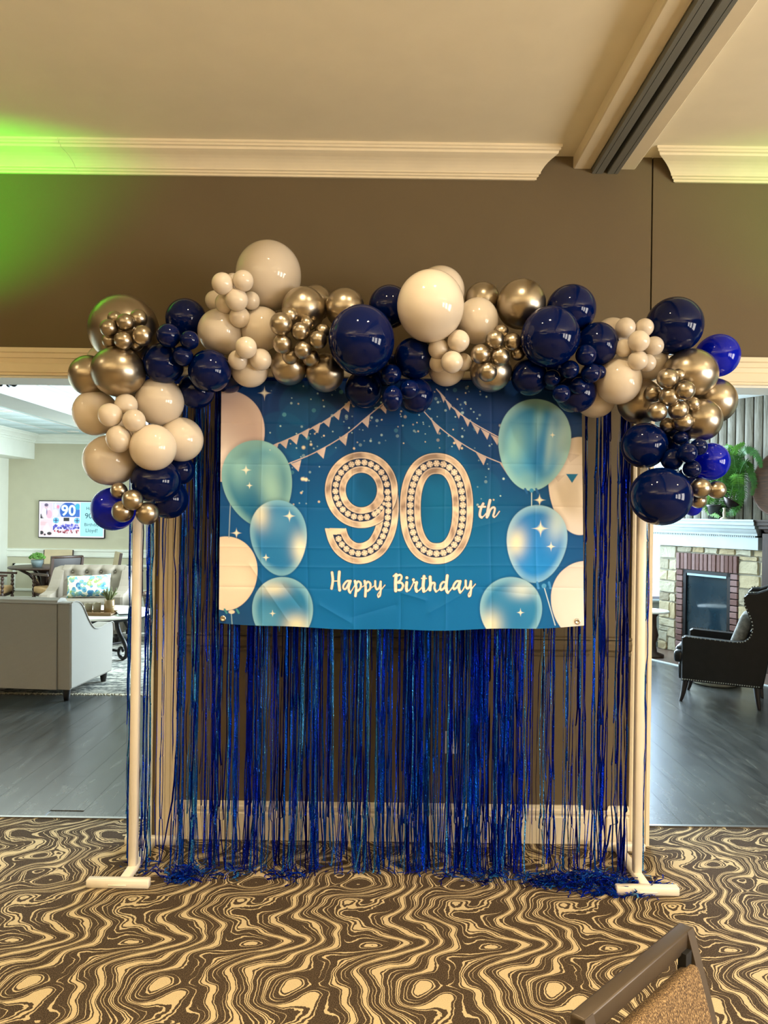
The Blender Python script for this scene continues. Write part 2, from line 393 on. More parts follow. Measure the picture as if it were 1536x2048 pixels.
# wainscot of the far wall
MB().prism([(FY, 1.0), (FY - 0.035, 0.99), (FY - 0.035, 0.96), (FY - 0.018, 0.95), (FY - 0.018, 0.90), (FY - 0.028, 0.89), (FY - 0.028, 0.86), (FY, 0.85)], 'x', -6.42, -0.95).build('trim_16', M_LTRIM)['kind'] = 'structure'
struct(MB().prism([(FY, 0.0), (FY - 0.02, 0), (FY - 0.02, 0.13), (FY - 0.03, 0.14), (FY - 0.03, 0.16), (FY, 0.18)], 'x', -6.42, -0.95).build('baseboard_lounge', M_LTRIM))
def panel_frame(x0, x1, z0, z1):
    m = MB()
    for a, b, c, d in ((x0, x1, z1 - 0.045, z1), (x0, x1, z0, z0 + 0.045), (x0, x0 + 0.045, z0, z1), (x1 - 0.045, x1, z0, z1)):
        m.box(a, b, FY - 0.02, FY, c, d); m.box(a + 0.012, b - 0.012, FY - 0.03, FY, c + 0.012, d - 0.012)
    struct(m.build('trim_17', M_LTRIM))
for x0, x1 in ((-6.32, -5.42), (-5.28, -4.32), (-4.18, -3.2), (-3.06, -2.1)): panel_frame(x0, x1, 0.27, 0.74)
# crown on far wall
CL = [(0, 0), (0.11, 0), (0.11, 0.02), (0.09, 0.035), (0.09, 0.05), (0.06, 0.075), (0.04, 0.10), (0.04, 0.12), (0.02, 0.125), (0.02, 0.16), (0, 0.16)]
struct(MB().prism([(FY - p, LCZ - d) for p, d in CL], 'x', -6.0, -0.95).build('trim_18', M_LTRIM))
# left soffit and cross beam of the lounge ceiling
SX = -5.98
struct(MB().box(-6.5, SX, CARPET_END, FY, 2.52, LCZ + 0.02).build('ceiling_soffit', M_LTRIM))
struct(MB().prism([(SX + p, LCZ - d) for p, d in CL], 'y', CARPET_END, FY).build('trim_19', M_LTRIM))
BX0, BX1 = -3.13, -2.78
struct(MB().box(BX0, BX1, CARPET_END, FY, 2.52, LCZ + 0.02).build('ceiling_beam', M_LTRIM))
struct(MB().prism([(BX1 + p * 0.75, 2.79 - d * 0.75) for p, d in CL], 'y', CARPET_END, 7.6).build('trim_20', M_LTRIM))
struct(MB().box(BX1, -0.9, CARPET_END, FY, 2.79, LCZ).build('ceiling_hall', mat('hall_ceiling', (214, 228, 226), 0.9, var=0.02)))
M_TILE = mat('acoustic_tile', (206, 224, 226), 0.9, var=0.04, vs=40, bump=0.2, bs=200, rnd=0.02)
ce = MB().box(-6.5, BX0, CARPET_END, FY, LCZ + 0.012, LCZ + 0.1).build('ceiling_lounge', M_LTRIM); struct(ce)
tw = 0.61
tm = MB().rbox(-tw / 2 + 0.014, tw / 2 - 0.014, -tw / 2 + 0.014, tw / 2 - 0.014, -0.004, 0.012, 0.004, 1).mesh('ceiling_tile', M_TILE)
for i in range(5):
    for j in range(12):
        o = link('ceiling_tile', tm, ce); o.location = (BX0 - 0.0 - (i + 0.5) * 0.57, FY - 0.1 - (j + 0.5) * tw, LCZ + 0.0); o.scale = (0.57 / tw, 1, 1)
for i in range(6):
    MB().box(BX0 - i * 0.57 - 0.014, BX0 - i * 0.57 + 0.014, FY - 0.1 - 12 * tw, FY - 0.1, LCZ - 0.006, LCZ + 0.012).build('ceiling_grid_bar', M_PLASTIC, ce)
for px, py in ((10, 821), (146, 862)):
    q = at(px, py, 10); k = (LCZ - CAM_H) / (q.z - CAM_H); q = Vector((q.x * k, q.y * k, LCZ))
    r_ = empty('recessed_downlight', q); tag(r_, 'round recessed downlight in the white lounge ceiling tiles', 'ceiling light', 'recessed lights in the lounge ceiling')
    MB().lathe([(0.06, -0.012), (0.085, -0.016), (0.095, -0.010), (0.095, -0.004), (0.06, -0.004)]).build('trim_ring', M_PLASTIC, r_)
    MB().lathe([(0.0, -0.010), (0.06, -0.010), (0.06, -0.004), (0.0, -0.004)]).build('lens', mat('downlight_baffle', (120, 122, 120), 0.4), r_)
# right part of the lounge: ceiling, side wall
struct(MB().box(-0.9, 6.2, CARPET_END, BY, 3.07, 3.2).build('ceiling_fireplace_side', mat('lounge_right_ceiling', (214, 216, 208), 0.9, var=0.02)))
struct(MB().box(6.0, 6.2, CARPET_END, BY, 0, 3.2).build('wall_lounge_right', M_LWALL))
# ================================================================== white backdrop stand
st = empty('backdrop_stand', (0.03, 3.60, 0)); tag(st, 'white square-tube backdrop stand with T-shaped feet on the carpet', 'backdrop stand')
LPX, RPX, PY0 = -1.150, 1.205, 3.60
TOPZ = 2.36
def sbox(name, x0, x1, y0, y1, z0, z1, r=0.004): return MB().rbox(x0 - 0.03, x1 - 0.03, y0 - 3.60, y1 - 3.60, z0, z1, r, 1).build(name, M_WHITE_METAL, st)
for X, W in ((LPX, -0.02), (RPX, 0.0)):
    sbox('post', X - 0.0185, X + 0.0185, PY0 - 0.02, PY0 + 0.02, 0.03, TOPZ)
    sbox('base_bar', X - 0.022, X + 0.022, 3.47, 3.90, 0.006, 0.036)
    ft = sbox('foot_bar', X - 0.14 + W, X + 0.14 + W, 3.44, 3.48, 0.0, 0.038)
    MB().rbox(X - 0.04 - 0.03 + W, X + 0.04 - 0.03 + W, 3.436 - 3.6, 3.442 - 3.6, 0.014, 0.018, 0.001, 1).build('weld_plate', M_WHITE_METAL, ft)
    sbox('foot_bar', X - 0.14, X + 0.14, 3.89, 3.93, 0.0, 0.038)
sbox('crossbar', LPX, RPX, PY0 - 0.018, PY0 + 0.018, TOPZ - 0.036, TOPZ)

# ================================================================== foil fringe curtains
t = NT('blue_metallic_foil'); t.set(Metallic=1.0, Roughness=0.16)
gm = t.n.new('ShaderNodeNewGeometry'); rnd_i = gm.outputs['Random Per Island']
c1 = t.ramp(rnd_i, [(0.0, lin((4, 8, 96))), (0.2, lin((6, 28, 170))), (0.5, lin((18, 60, 225))), (0.8, lin((20, 104, 210))), (1.0, lin((90, 190, 245)))])  # darker strands carry reflections of the dark carpet in their base colour
t.l(c1, t.b.inputs['Base Color']); t.bump(t.noise(t.scale(t.coord(), (30, 30, 14)), 9, 3), 1.0, 0.02)
M_FOIL = t.m
def ribbon(mb, pts, wv, w):
    """pts list of Vector; wv list of width directions"""
    vs = []
    for p, d in zip(pts, wv): vs += [p - d * (w / 2), p + d * (w / 2)]
    mb.add(vs, [(2 * i, 2 * i + 1, 2 * i + 3, 2 * i + 2) for i in range(len(pts) - 1)])
FOLDS = [2.1, 1.88, 1.66, 1.44, 1.22, 1.0, 0.77, 0.54, 0.31]
def strand(mb, px, yoff, w, zb):
    X = (px - 768 + 3) * 3.66 / F_PX
    z = TOPZ - 0.02; pts = []; dirs = []; y = 3.645 + yoff
    lean = random.gauss(0, 0.012); fan = random.gauss(0, 0.010) if random.random() < 0.78 else random.gauss(0, 0.032)
    k = 0; phi = random.gauss(0, 1.0); x = X
    zs = [z]
    while z > zb + 0.09: z -= 0.085 + random.random() * 0.02; zs.append(max(z, zb))
    if zs[-1] > zb + 0.002: zs.append(zb)
    kx = 0.0; ky = 0.0
    for i, zz in enumerate(zs):
        if k < len(FOLDS) and zz < FOLDS[k]:
            phi = random.gauss(0, 1.0); k += 1; kx += random.gauss(0, 0.0022); ky = random.gauss(0, 0.006)
            if random.random() < 0.55:      # creased little facet at the factory fold
                for dz_, dy_ in ((0.014, 0.0), (0.004, random.choice((-1, 1)) * random.uniform(0.003, 0.009))):
                    pts.append(Vector((X + lean * (TOPZ - zz) / TOPZ + kx, y + ky + dy_, zz + dz_))); dirs.append(Vector((math.cos(phi * .3), math.sin(phi * .3), 0)))
        low = max(0, (0.55 - zz) / 0.55)
        pts.append(Vector((X + lean * (TOPZ - zz) / TOPZ + kx + fan * low ** 1.8 + random.gauss(0, 0.0006 + 0.0018 * low), y + ky + random.gauss(0, 0.0015) - 0.02 * low * random.random(), zz)))
        a = phi + random.gauss(0, 0.12); dirs.append(Vector((math.cos(a), math.sin(a), 0)))
    base_ = pts[-1].copy()
    if zb < 0.012:      # end lying on the carpet
        a = random.uniform(0, 2 * math.pi) if random.random() < 0.5 else random.gauss(-math.pi / 2, 0.8)
        for i in range(1, 4):
            r_ = i * random.uniform(0.006, 0.018); pts.append(base_ + Vector((math.cos(a) * r_, math.sin(a) * r_, 0.004 + random.random() * 0.008))); dirs.append(Vector((-math.sin(a), math.cos(a), random.uniform(-.6, .6))).normalized())
    ribbon(mb, pts, dirs, w)
def clumps(x0, x1, n, mb, spread=5.0, thin=0.25):
    """n strands gathered in clumps between pixel columns x0 and x1"""
    nc = max(2, int((x1 - x0) / 21)); cs = [x0 + (x1 - x0) * (i + random.uniform(0.2, 0.8)) / nc for i in range(nc)]; wt = [random.random() ** 1.3 + 0.12 for _ in cs]
    for _ in range(n):
        if random.random() < thin: px = random.uniform(x0, x1)
        else: px = min(max(random.choices(cs, wt)[0] + random.gauss(0, spread), x0), x1)
        strand(mb, px, random.uniform(-0.03, 0.045), random.choice((0.004, 0.005, 0.006, 0.007, 0.009)), random.choice((0.006, 0.006, 0.008, 0.02, 0.05, 0.09)))
def pile(mb, cx, cy, rx, ry, h, n):
    for _ in range(n):
        a = random.uniform(0, 6.28); r_ = math.sqrt(random.random())
        p = Vector((cx + rx * r_ * math.cos(a), cy + ry * r_ * math.sin(a), 0.005 + random.random() * h * (1.05 - r_)))
        h0 = random.uniform(0, 6.28); pts = []; dirs = []
        for i in range(6):
            pts.append(p.copy()); dirs.append(Vector((-math.sin(h0), math.cos(h0), random.uniform(-1.2, 1.2))).normalized())
            h0 += random.gauss(0, 0.7); p = p + Vector((math.cos(h0) * 0.024, math.sin(h0) * 0.018, random.gauss(0, 0.008))); p.z = max(0.005, min(p.z, h + 0.01))
        ribbon(mb, pts, dirs, random.choice((0.005, 0.006, 0.008)))
def curtain(label, x0, x1, regions, piles):
    c = empty('foil_fringe_curtain', ((x0 + x1) / 2, 3.645, 0)); tag(c, label, 'foil curtain')
    O = Vector((-(x0 + x1) / 2, -3.645, 0))
    hd = MB().box(x0 + O.x, x1 + O.x, -0.022, -0.019, TOPZ - 0.07, TOPZ - 0.005).build('header_strip', M_FOIL, c)
    mb = MB()
    for a, b, n, sp, th in regions: clumps(a, b, n, mb, sp, th)
    mb.v = [tuple(Vector(q) + O) for q in mb.v]; tag(mb.build('foil_strand', M_FOIL, c), kind='stuff')
    mb = MB()
    for q in piles: pile(mb, *q)
    mb.v = [tuple(Vector(q) + O) for q in mb.v]; tag(mb.build('pooled_end', M_FOIL, c), kind='stuff')
P = lambda px, py: at(px, py, 3.6).x
curtain('blue foil fringe curtain hanging at the end of the stand near the grey sofa', P(262, 900), P(700, 900),
        [(258, 270, 4, 3, .5), (288, 308, 11, 4, .4), (312, 332, 3, 5, .8), (349, 398, 34, 4, .25), (398, 440, 28, 4, .25), (440, 560, 70, 3.2, .3), (560, 700, 90, 3.2, .3)],
        [(-0.90, 3.56, 0.09, 0.05, 0.06, 90), (-0.42, 3.58, 0.05, 0.03, 0.04, 26), (-0.67, 3.58, 0.04, 0.03, 0.03, 14), (-1.12, 3.6, 0.04, 0.05, 0.03, 10)])
curtain('blue foil fringe curtain hanging at the end of the stand near the fireplace', P(700, 900), P(1293, 900),
        [(700, 850, 106, 3.4, .3), (850, 985, 130, 4.8, .4), (985, 1050, 64, 4.8, .4), (1050, 1140, 28, 3, .3), (1150, 1168, 8, 3, .3), (1184, 1213, 16, 3, .2), (1232, 1260, 16, 3, .25), (1266, 1296, 5, 5, .6)],
        [(0.96, 3.53, 0.18, 0.08, 0.09, 230), (1.10, 3.47, 0.10, 0.06, 0.03, 60), (0.45, 3.58, 0.22, 0.035, 0.03, 50), (0.75, 3.56, 0.09, 0.05, 0.05, 50), (1.24, 3.55, 0.04, 0.08, 0.03, 16)])

# ================================================================== printed banner
BNY = 3.555
x_l, x_r, y_t = 438.0, 1167.5, 762.0
NXB, NYB = 860, 580
gx = np.linspace(0, 1, NXB)[None, :].repeat(NYB, 0); gt = np.linspace(0, 1, NYB)[:, None].repeat(NXB, 1)
left_e = 443.0 - 5.5 * gt; right_e = 1163.0 + 5.0 * gt
BX = left_e + (right_e - left_e) * gx
bot = 1246 + 6 * gx + 11 * np.sin(np.pi * np.clip(gx, 0, 1)) ** 0.9 + 1.2 * np.sin(gx * 23)
BYp = y_t + (bot - y_t) * gt
img = np.zeros((NYB, NXB, 3))
def srgb(c): return np.array(lin(c))
def wnd(x0, x1, y0, y1):
    i0 = int(max(0, (x0 - 443) / 720 * (NXB - 1) - 8)); i1 = int(min(NXB, (x1 - 437) / 720 * (NXB - 1) + 8))
    j0 = int(max(0, (y0 - y_t) / 500 * (NYB - 1) - 10)); j1 = int(min(NYB, (y1 - y_t) / 480 * (NYB - 1) + 12))
    return slice(j0, max(j0 + 1, j1)), slice(i0, max(i0 + 1, i1))
def over(s, a, c):
    a = np.clip(a, 0, 1)[..., None]; img[s] = img[s] * (1 - a) + np.asarray(c) * a
def smooth(a, b, x): q = np.clip((x - a) / (b - a), 0, 1); return q * q * (3 - 2 * q)
# background: dark at the top and the two sides, teal to bright blue in the middle and below
A = smooth(770, 1180, BYp)[..., None]
img[:] = srgb((2, 48, 108)) * (1 - A) + srgb((10, 112, 182)) * A
tl = np.exp(-((BX - 880) / 150) ** 2 - ((BYp - 1010) / 130) ** 2)[..., None]; img[:] = img * (1 - .45 * tl) + srgb((6, 120, 162)) * .45 * tl
sd = np.clip(np.maximum(smooth(600, 440, BX), smooth(1020, 1165, BX)) * (0.75 - 0.0 * BYp), 0, 1)[..., None]; img[:] = img * (1 - .75 * sd) + srgb((16, 66, 128)) * .75 * sd
dk = np.exp(-((BX - 1010) / 70) ** 2 - ((BYp - 900) / 110) ** 2)[..., None]; img[:] = img * (1 - .5 * dk) + srgb((10, 52, 122)) * .5 * dk
low = np.exp(-((BX - 480) / 90) ** 2 - ((BYp - 1240) / 60) ** 2)[..., None]; img[:] = img * (1 - .6 * low) + srgb((34, 66, 110)) * .6 * low
for cx, cy, r_ in ((560, 880, 60), (620, 860, 70), (720, 985, 50), (600, 810, 45), (860, 850, 60), (960, 980, 45)):   # large soft bokeh
    s = wnd(cx - r_, cx + r_, cy - r_, cy + r_); d = np.hypot(BX[s] - cx, BYp[s] - cy); over(s, smooth(r_, r_ - 6, d) * 0.10, srgb((30, 140, 190)))
rb = np.random.default_rng(5)
for k in range(330):                      # small light dots
    x = rb.normal(800, 150); y = rb.uniform(772, 1010)
    if not (535 < x < 1165) or (y > 900 and 640 < x < 945): continue
    r_ = rb.choice([1.0, 1.3, 1.6, 2.2, 3.0, 4.0], p=[.28, .25, .2, .13, .09, .05]); a = rb.uniform(.35, 1) if r_ < 2.5 else rb.uniform(.2, .5)
    s = wnd(x - 9, x + 9, y - 9, y + 9); d = np.hypot(BX[s] - x, BYp[s] - y)
    over(s, a * smooth(r_ + .9, r_ - .5, d), srgb((190, 226, 226) if rb.random() < .75 else (240, 224, 190)) if r_ < 3.5 else srgb((110, 190, 205)))
def poly_mask(s, pts):
    m = np.ones(BX[s].shape) * 9
    n = len(pts); ar = sum(pts[i][0] * pts[(i + 1) % n][1] - pts[(i + 1) % n][0] * pts[i][1] for i in range(n)); sg = 1 if ar > 0 else -1
    for i in range(n):
        (xa, ya), (xb, yb) = pts[i], pts[(i + 1) % n]; L = math.hypot(xb - xa, yb - ya)
        m = np.minimum(m, sg * ((xb - xa) * (BYp[s] - ya) - (yb - ya) * (BX[s] - xa)) / L)
    return np.clip(m / 1.1 + 0.5, 0, 1)
def sdist(s, pts):
    d = np.ones(BX[s].shape) * 99
    for (xa, ya), (xb, yb) in zip(pts[:-1], pts[1:]):
        L2 = (xb - xa) ** 2 + (yb - ya) ** 2 + 1e-9; q = np.clip(((BX[s] - xa) * (xb - xa) + (BYp[s] - ya) * (yb - ya)) / L2, 0, 1)
        d = np.minimum(d, np.hypot(BX[s] - xa - q * (xb - xa), BYp[s] - ya - q * (yb - ya)))
    return d
def stroke(pts, w, c, a=1.0):
    xs = [p[0] for p in pts]; ys = [p[1] for p in pts]; s = wnd(min(xs) - w - 2, max(xs) + w + 2, min(ys) - w - 2, max(ys) + w + 2)
    over(s, a * np.clip((w - sdist(s, pts)) / 0.9 + 0.5, 0, 1), c)
def crv(pts, n=7): return [(p.x, p.y) for p in cr([(a, b, 0) for a, b in pts], n)]
FLAGC = srgb((224, 206, 200)); FLAGD = srgb((170, 148, 146))
def bunting(pts, flags, h, wd):
    stroke(crv(pts), 0.9, FLAGC)
    for x, y, ang in flags:
        c_, s_ = math.cos(ang), math.sin(ang); p = [(x - wd * c_, y - wd * s_), (x + wd * c_, y + wd * s_), (x + h * 0.30 * c_ - s_ * 0, y + h + 0.1 * wd)]
        s = wnd(x - 14, x + 14, y - 12, y + 22); mk = poly_mask(s, p); over(s, mk, FLAGC * .6 + FLAGD * .4 * (1 + 0)); 
        over(s, mk * smooth(x - wd, x + wd, BX[s]) * .8, FLAGC)
bunting([(545, 892), (590, 872), (640, 848), (680, 820), (706, 795)], [(548, 889, -.42), (568, 881, -.40), (589, 873, -.42), (610, 861, -.5), (632, 850, -.5), (654, 838, -.55), (674, 824, -.68), (694, 808, -.8)], 15, 10)
bunting([(570, 930), (630, 905), (690, 870), (735, 833), (775, 800)], [(592, 924, -.36), (642, 898, -.45), (687, 872, -.6), (732, 836, -.75), (768, 808, -.8)], 18, 11)
bunting([(873, 778), (905, 815), (945, 845), (1000, 876)], [(884, 788, .85), (896, 803, .8), (914, 820, .75), (932, 836, .7), (951, 851, .6), (970, 862, .5), (990, 873, .45)], 16, 10)
bunting([(847, 822), (872, 848), (910, 878), (960, 908), (1012, 930)], [(871, 848, .75), (914, 880, .65), (962, 910, .5), (1010, 930, .4)], 19, 12)
def pballoon(cx, cy, rx, ry, base, rim, hls, tilt=0.0, alpha=1.0, egg=0.16, glow=None):
    """printed balloon: base colour, paler rim, cream highlights [(dx,dy,rx,ry,strength,colour)]"""
    s = wnd(cx - rx * 1.2, cx + rx * 1.2, cy - ry * 1.2, cy + ry * 1.25); c_, s_ = math.cos(tilt), math.sin(tilt)
    X = (BX[s] - cx) * c_ + (BYp[s] - cy) * s_; Y = -(BX[s] - cx) * s_ + (BYp[s] - cy) * c_
    d = np.hypot(X / (rx * (1 - egg * np.clip(Y / ry, -1, 1.2))), Y / ry); m = np.clip((1 - d) * min(rx, ry) / 1.3 + 0.5, 0, 1)
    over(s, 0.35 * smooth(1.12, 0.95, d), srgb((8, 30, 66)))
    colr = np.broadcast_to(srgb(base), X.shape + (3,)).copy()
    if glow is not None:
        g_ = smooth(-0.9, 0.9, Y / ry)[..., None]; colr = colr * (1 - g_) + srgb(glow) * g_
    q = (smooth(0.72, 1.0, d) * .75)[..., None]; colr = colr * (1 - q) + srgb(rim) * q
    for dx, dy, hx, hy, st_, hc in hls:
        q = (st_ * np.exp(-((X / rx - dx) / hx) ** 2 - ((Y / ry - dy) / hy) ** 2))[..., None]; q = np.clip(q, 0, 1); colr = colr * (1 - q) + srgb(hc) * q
    a = (m * alpha)[..., None]; img[s] = img[s] * (1 - a) + colr * a
CRM = (236, 232, 206); SEA = (150, 206, 206)
PK = (228, 206, 196); PK2 = (204, 180, 172)
pballoon(450, 872, 79, 92, PK2, PK, [(-.1, .4, .5, .6, .9, (244, 230, 222)), (.5, -.5, .4, .4, .5, (220, 196, 180))], 0, 1, .1)
pballoon(452, 1147, 63, 74, (240, 222, 200), (232, 212, 190), [(.2, .2, .8, .8, .7, (250, 236, 214))], 0, 1, .08)
stroke([(461, 1000), (458, 1075)], .9, srgb((150, 175, 190))); stroke([(462, 1222), (464, 1250)], .9, srgb((150, 185, 200)))
s = wnd(440, 486, 1210, 1236); over(s, smooth(4.5, 3, np.hypot((BX[s] - 463) * .6, BYp[s] - 1224)), srgb((238, 222, 200)))
for x in (451, 475): stroke([(x - 2, 1219), (x + 2, 1226)], 2, srgb((70, 150, 160)))
TEAL = (34, 118, 160)
pballoon(516, 968, 69, 88, TEAL, (150, 205, 205), [(-.45, -.45, .38, .5, .85, SEA), (.35, .15, .38, .6, .8, (170, 216, 204)), (.55, -.35, .3, .3, .5, SEA), (-.25, .55, .3, .5, .7, (10, 100, 150)), (0, -.85, .5, .2, .5, SEA)], -0.22, 1, .14)
pballoon(558, 1076, 56, 76, (40, 128, 192), (140, 200, 225), [(-.55, -.65, .3, .35, .85, CRM), (.72, .35, .30, .38, 1.0, (240, 244, 226)), (.1, -.4, .5, .4, .35, (120, 184, 226))], -0.12, 1, .14)
pballoon(565, 1222, 61, 68, (44, 132, 188), (150, 206, 226), [(-.3, -.65, .45, .22, .85, CRM), (.45, .42, .4, .3, .95, (240, 236, 206)), (-.5, .3, .4, .5, .4, (120, 190, 220))], 0, 1, .05)
pballoon(1160, 972, 63, 98, (236, 226, 220), (226, 214, 208), [(0, .2, .8, .8, .6, (248, 240, 234))], 0, 1, .1)
pballoon(1172, 1202, 70, 80, (236, 224, 220), (226, 214, 208), [(-.1, 0, .8, .8, .6, (248, 240, 236))], 0, 1, .06)
s = wnd(1128, 1160, 940, 975); over(s, poly_mask(s, [(1132, 948), (1156, 948), (1144, 966)]), srgb((30, 128, 186)))
for p in (([(1108, 952), (1130, 950), (1116, 964)]), ([(1130, 905), (1160, 910), (1140, 925)])): s = wnd(1100, 1165, 900, 970); over(s, .35 * poly_mask(s, p), srgb((190, 176, 172)))
pballoon(1068, 890, 72, 92, (40, 136, 190), (170, 220, 220), [(-.55, .1, .35, .55, .85, (150, 206, 200)), (.05, -.55, .14, .55, .7, SEA), (.42, -.1, .12, .6, .6, (190, 226, 220)), (.75, -.2, .25, .6, .6, (206, 236, 226)), (-.1, .75, .4, .2, .6, SEA), (.15, .2, .2, .5, .5, (10, 110, 190))], 0.12, 1, .14, (30, 150, 220))
pballoon(1073, 1088, 60, 78, (34, 130, 215), (160, 212, 240), [(-.68, .02, .32, .36, 1.0, (240, 240, 214)), (.6, -.55, .3, .45, .75, (214, 236, 240)), (0, .6, .5, .4, .4, (40, 150, 236))], 0.1, 1, .15, (28, 140, 230))
pballoon(1022, 1220, 62, 66, (48, 138, 196), (150, 206, 230), [(.35, -.6, .4, .25, .85, (224, 238, 236)), (-.65, .45, .35, .4, .95, (238, 240, 216)), (.2, .3, .4, .4, .4, (40, 120, 190))], 0, 1, .05)
stroke([(1063, 978), (1063, 1012)], 1.0, srgb((190, 220, 230))); stroke([(1088, 1173), (1110, 1250)], 1.0, srgb((200, 222, 235)))
for x in (1052, 1074): stroke([(x - 2, 978), (x + 2, 986)], 2.2, srgb((30, 100, 170)))
for x in (1076, 1100): stroke([(x - 2, 1165), (x + 1, 1176)], 2.4, srgb((70, 150, 220)))
s = wnd(1050, 1078, 974, 992); over(s, smooth(5, 3.4, np.hypot(BX[s] - 1063, BYp[s] - 981)), srgb((60, 150, 210)))
s = wnd(1076, 1100, 1164, 1182); over(s, smooth(5.5, 4, np.hypot(BX[s] - 1088, BYp[s] - 1172)), srgb((90, 170, 226)))
def star(x, y, r_):
    s = wnd(x - r_, x + r_, y - r_, y + r_); X, Y = np.abs(BX[s] - x), np.abs(BYp[s] - y)
    a = np.clip(1.25 - (np.sqrt(X / r_) + np.sqrt(Y / r_)) * 1.15, 0, 1) * 2.2 + np.clip(1 - X / r_, 0, 1) * np.clip(1.0 - Y / .9, 0, 1) + np.clip(1 - Y / r_, 0, 1) * np.clip(1.0 - X / .9, 0, 1)
    over(s, a, srgb((250, 246, 226)))
for x, y, r_ in ((529, 786, 15), (492, 940, 12), (499, 971, 8), (473, 1066, 12), (579, 1032, 14), (532, 1115, 9), (545, 1227, 8), (1079, 1000, 14), (1081, 1057, 19), (1102, 1093, 11), (1041, 1225, 9), (1105, 870, 7), (608, 958, 6)): star(x, y, r_)
for x, y, r_ in ((605, 958, 4), (612, 959, 4), (540, 900, 1), (607, 895, 4), (622, 889, 3), (692, 875, 2)):
    s = wnd(x - 6, x + 6, y - 6, y + 6); over(s, smooth(r_ + 1.2, r_ - 2.5, np.hypot(BX[s] - x, BYp[s] - y)), srgb((250, 240, 206)))
# the silver 90 set with crystals
Z4 = lambda p: (640 + p[0] / 4.8, 890 + p[1] / 4.8)
bowl = [Z4((397 + 250 * math.cos(a), 432 + 266 * math.sin(a))) for a in np.linspace(0, 2 * math.pi, 73)]
tail = crv([Z4(p) for p in ((645, 420), (655, 540), (655, 640), (640, 760), (607, 868), (545, 970), (460, 1026), (375, 1042), (300, 1026), (225, 972), (176, 895), (148, 800))], 8)
zero = []
for a in np.linspace(0, 2 * math.pi, 97):
    c_, s_ = math.cos(a), math.sin(a); zero.append(Z4((1119 + 252 * math.copysign(abs(c_) ** 0.86, c_), 610 + 433 * math.copysign(abs(s_) ** 0.86, s_))))
HB = 20.6; CH = 7.9
def metal_digit(s, d, d_ch, cx, cy):
    a_ = np.arctan2(BYp[s] - cy, BX[s] - cx)
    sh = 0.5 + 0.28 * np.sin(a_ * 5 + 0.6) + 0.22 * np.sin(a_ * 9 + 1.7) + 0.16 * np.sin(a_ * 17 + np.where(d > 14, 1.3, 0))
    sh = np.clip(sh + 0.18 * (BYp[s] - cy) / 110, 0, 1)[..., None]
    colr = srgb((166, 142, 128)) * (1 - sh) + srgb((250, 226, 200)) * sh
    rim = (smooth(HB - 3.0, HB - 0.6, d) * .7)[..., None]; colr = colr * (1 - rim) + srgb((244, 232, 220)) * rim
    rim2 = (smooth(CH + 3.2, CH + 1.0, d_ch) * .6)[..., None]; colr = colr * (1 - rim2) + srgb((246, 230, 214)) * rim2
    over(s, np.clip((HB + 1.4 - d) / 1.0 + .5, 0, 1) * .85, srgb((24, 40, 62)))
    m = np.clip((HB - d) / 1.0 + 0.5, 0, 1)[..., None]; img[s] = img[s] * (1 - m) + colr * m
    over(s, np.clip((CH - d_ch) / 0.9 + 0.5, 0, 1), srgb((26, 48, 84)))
def crystals(path, step, r0, taper=None):
    L = [0]
    for (xa, ya), (xb, yb) in zip(path[:-1], path[1:]): L.append(L[-1] + math.hypot(xb - xa, yb - ya))
    n = max(1, round(L[-1] / step))
    for k in range(n):
        q = (k + 0.5) / n * L[-1]; i = min(len(L) - 2, max(j for j in range(len(L)) if L[j] <= q)); f_ = (q - L[i]) / (L[i + 1] - L[i] + 1e-9)
        x = path[i][0] + f_ * (path[i + 1][0] - path[i][0]); y = path[i][1] + f_ * (path[i + 1][1] - path[i][1]); r_ = r0 if taper is None else r0 + (taper - r0) * k / max(1, n - 1)
        s = wnd(x - 8, x + 8, y - 8, y + 8); X, Y = BX[s] - x, BYp[s] - y; d = np.hypot(X, Y); a_ = np.arctan2(Y, X)
        fac = 0.62 + 0.38 * np.cos(a_ * 6 + k) * smooth(1.5, 4.5, d) ; fac = np.where(d < r_ * 0.42, 0.85, fac); fac = np.clip(fac, 0.15, 1)[..., None]
        a = np.clip((r_ - d) / 0.9 + 0.5, 0, 1)[..., None]; img[s] = img[s] * (1 - a) + (srgb((150, 132, 122)) * (1 - fac) + srgb((255, 240, 222)) * fac) * a
sl = wnd(640, 802, 900, 1132)
dt = sdist(sl, tail); dt = np.where((BYp[sl] < 1056.5) & (BX[sl] < 700), 99, dt); dtc = np.where((BYp[sl] < 1069) & (BX[sl] < 700), 99, dt)
metal_digit(sl, dt, dtc, 724, 1040)
db = sdist(sl, bowl); aa = np.arctan2(BYp[sl] - 980, BX[sl] - 722.7)
tp = np.where((aa > 0.15) & (aa < 1.25), 1 + 1.15 * (1.25 - aa), 1.0); dbc = np.where((aa > 0.2) & (aa < 1.3), db * np.clip(tp, 1, 2.4), db)
m_in = np.hypot((BX[sl] - 722.7) / 31.5, (BYp[sl] - 979) / 37.0)
metal_digit(sl, db, dbc, 722.7, 980)
over(sl, np.clip((CH - dtc) / 0.9 + .5, 0, 1) * (BYp[sl] > 985) * (BX[sl] > 740), srgb((26, 48, 84)))
a0, a1 = 6.283 * 0.99, 1.25
crystals([p for p in bowl[14:72]], 13.2, 6.0)
crystals(bowl[3:14][::-1], 8.6, 5.6, 3.0)
crystals([p for p in tail if p[1] > 966 and not (p[0] < 700 and p[1] < 1070)], 12.8, 6.0)
sz = wnd(796, 950, 900, 1134); dz = sdist(sz, zero); metal_digit(sz, dz, dz, 873, 1017)
crystals(zero, 13.6, 6.4)
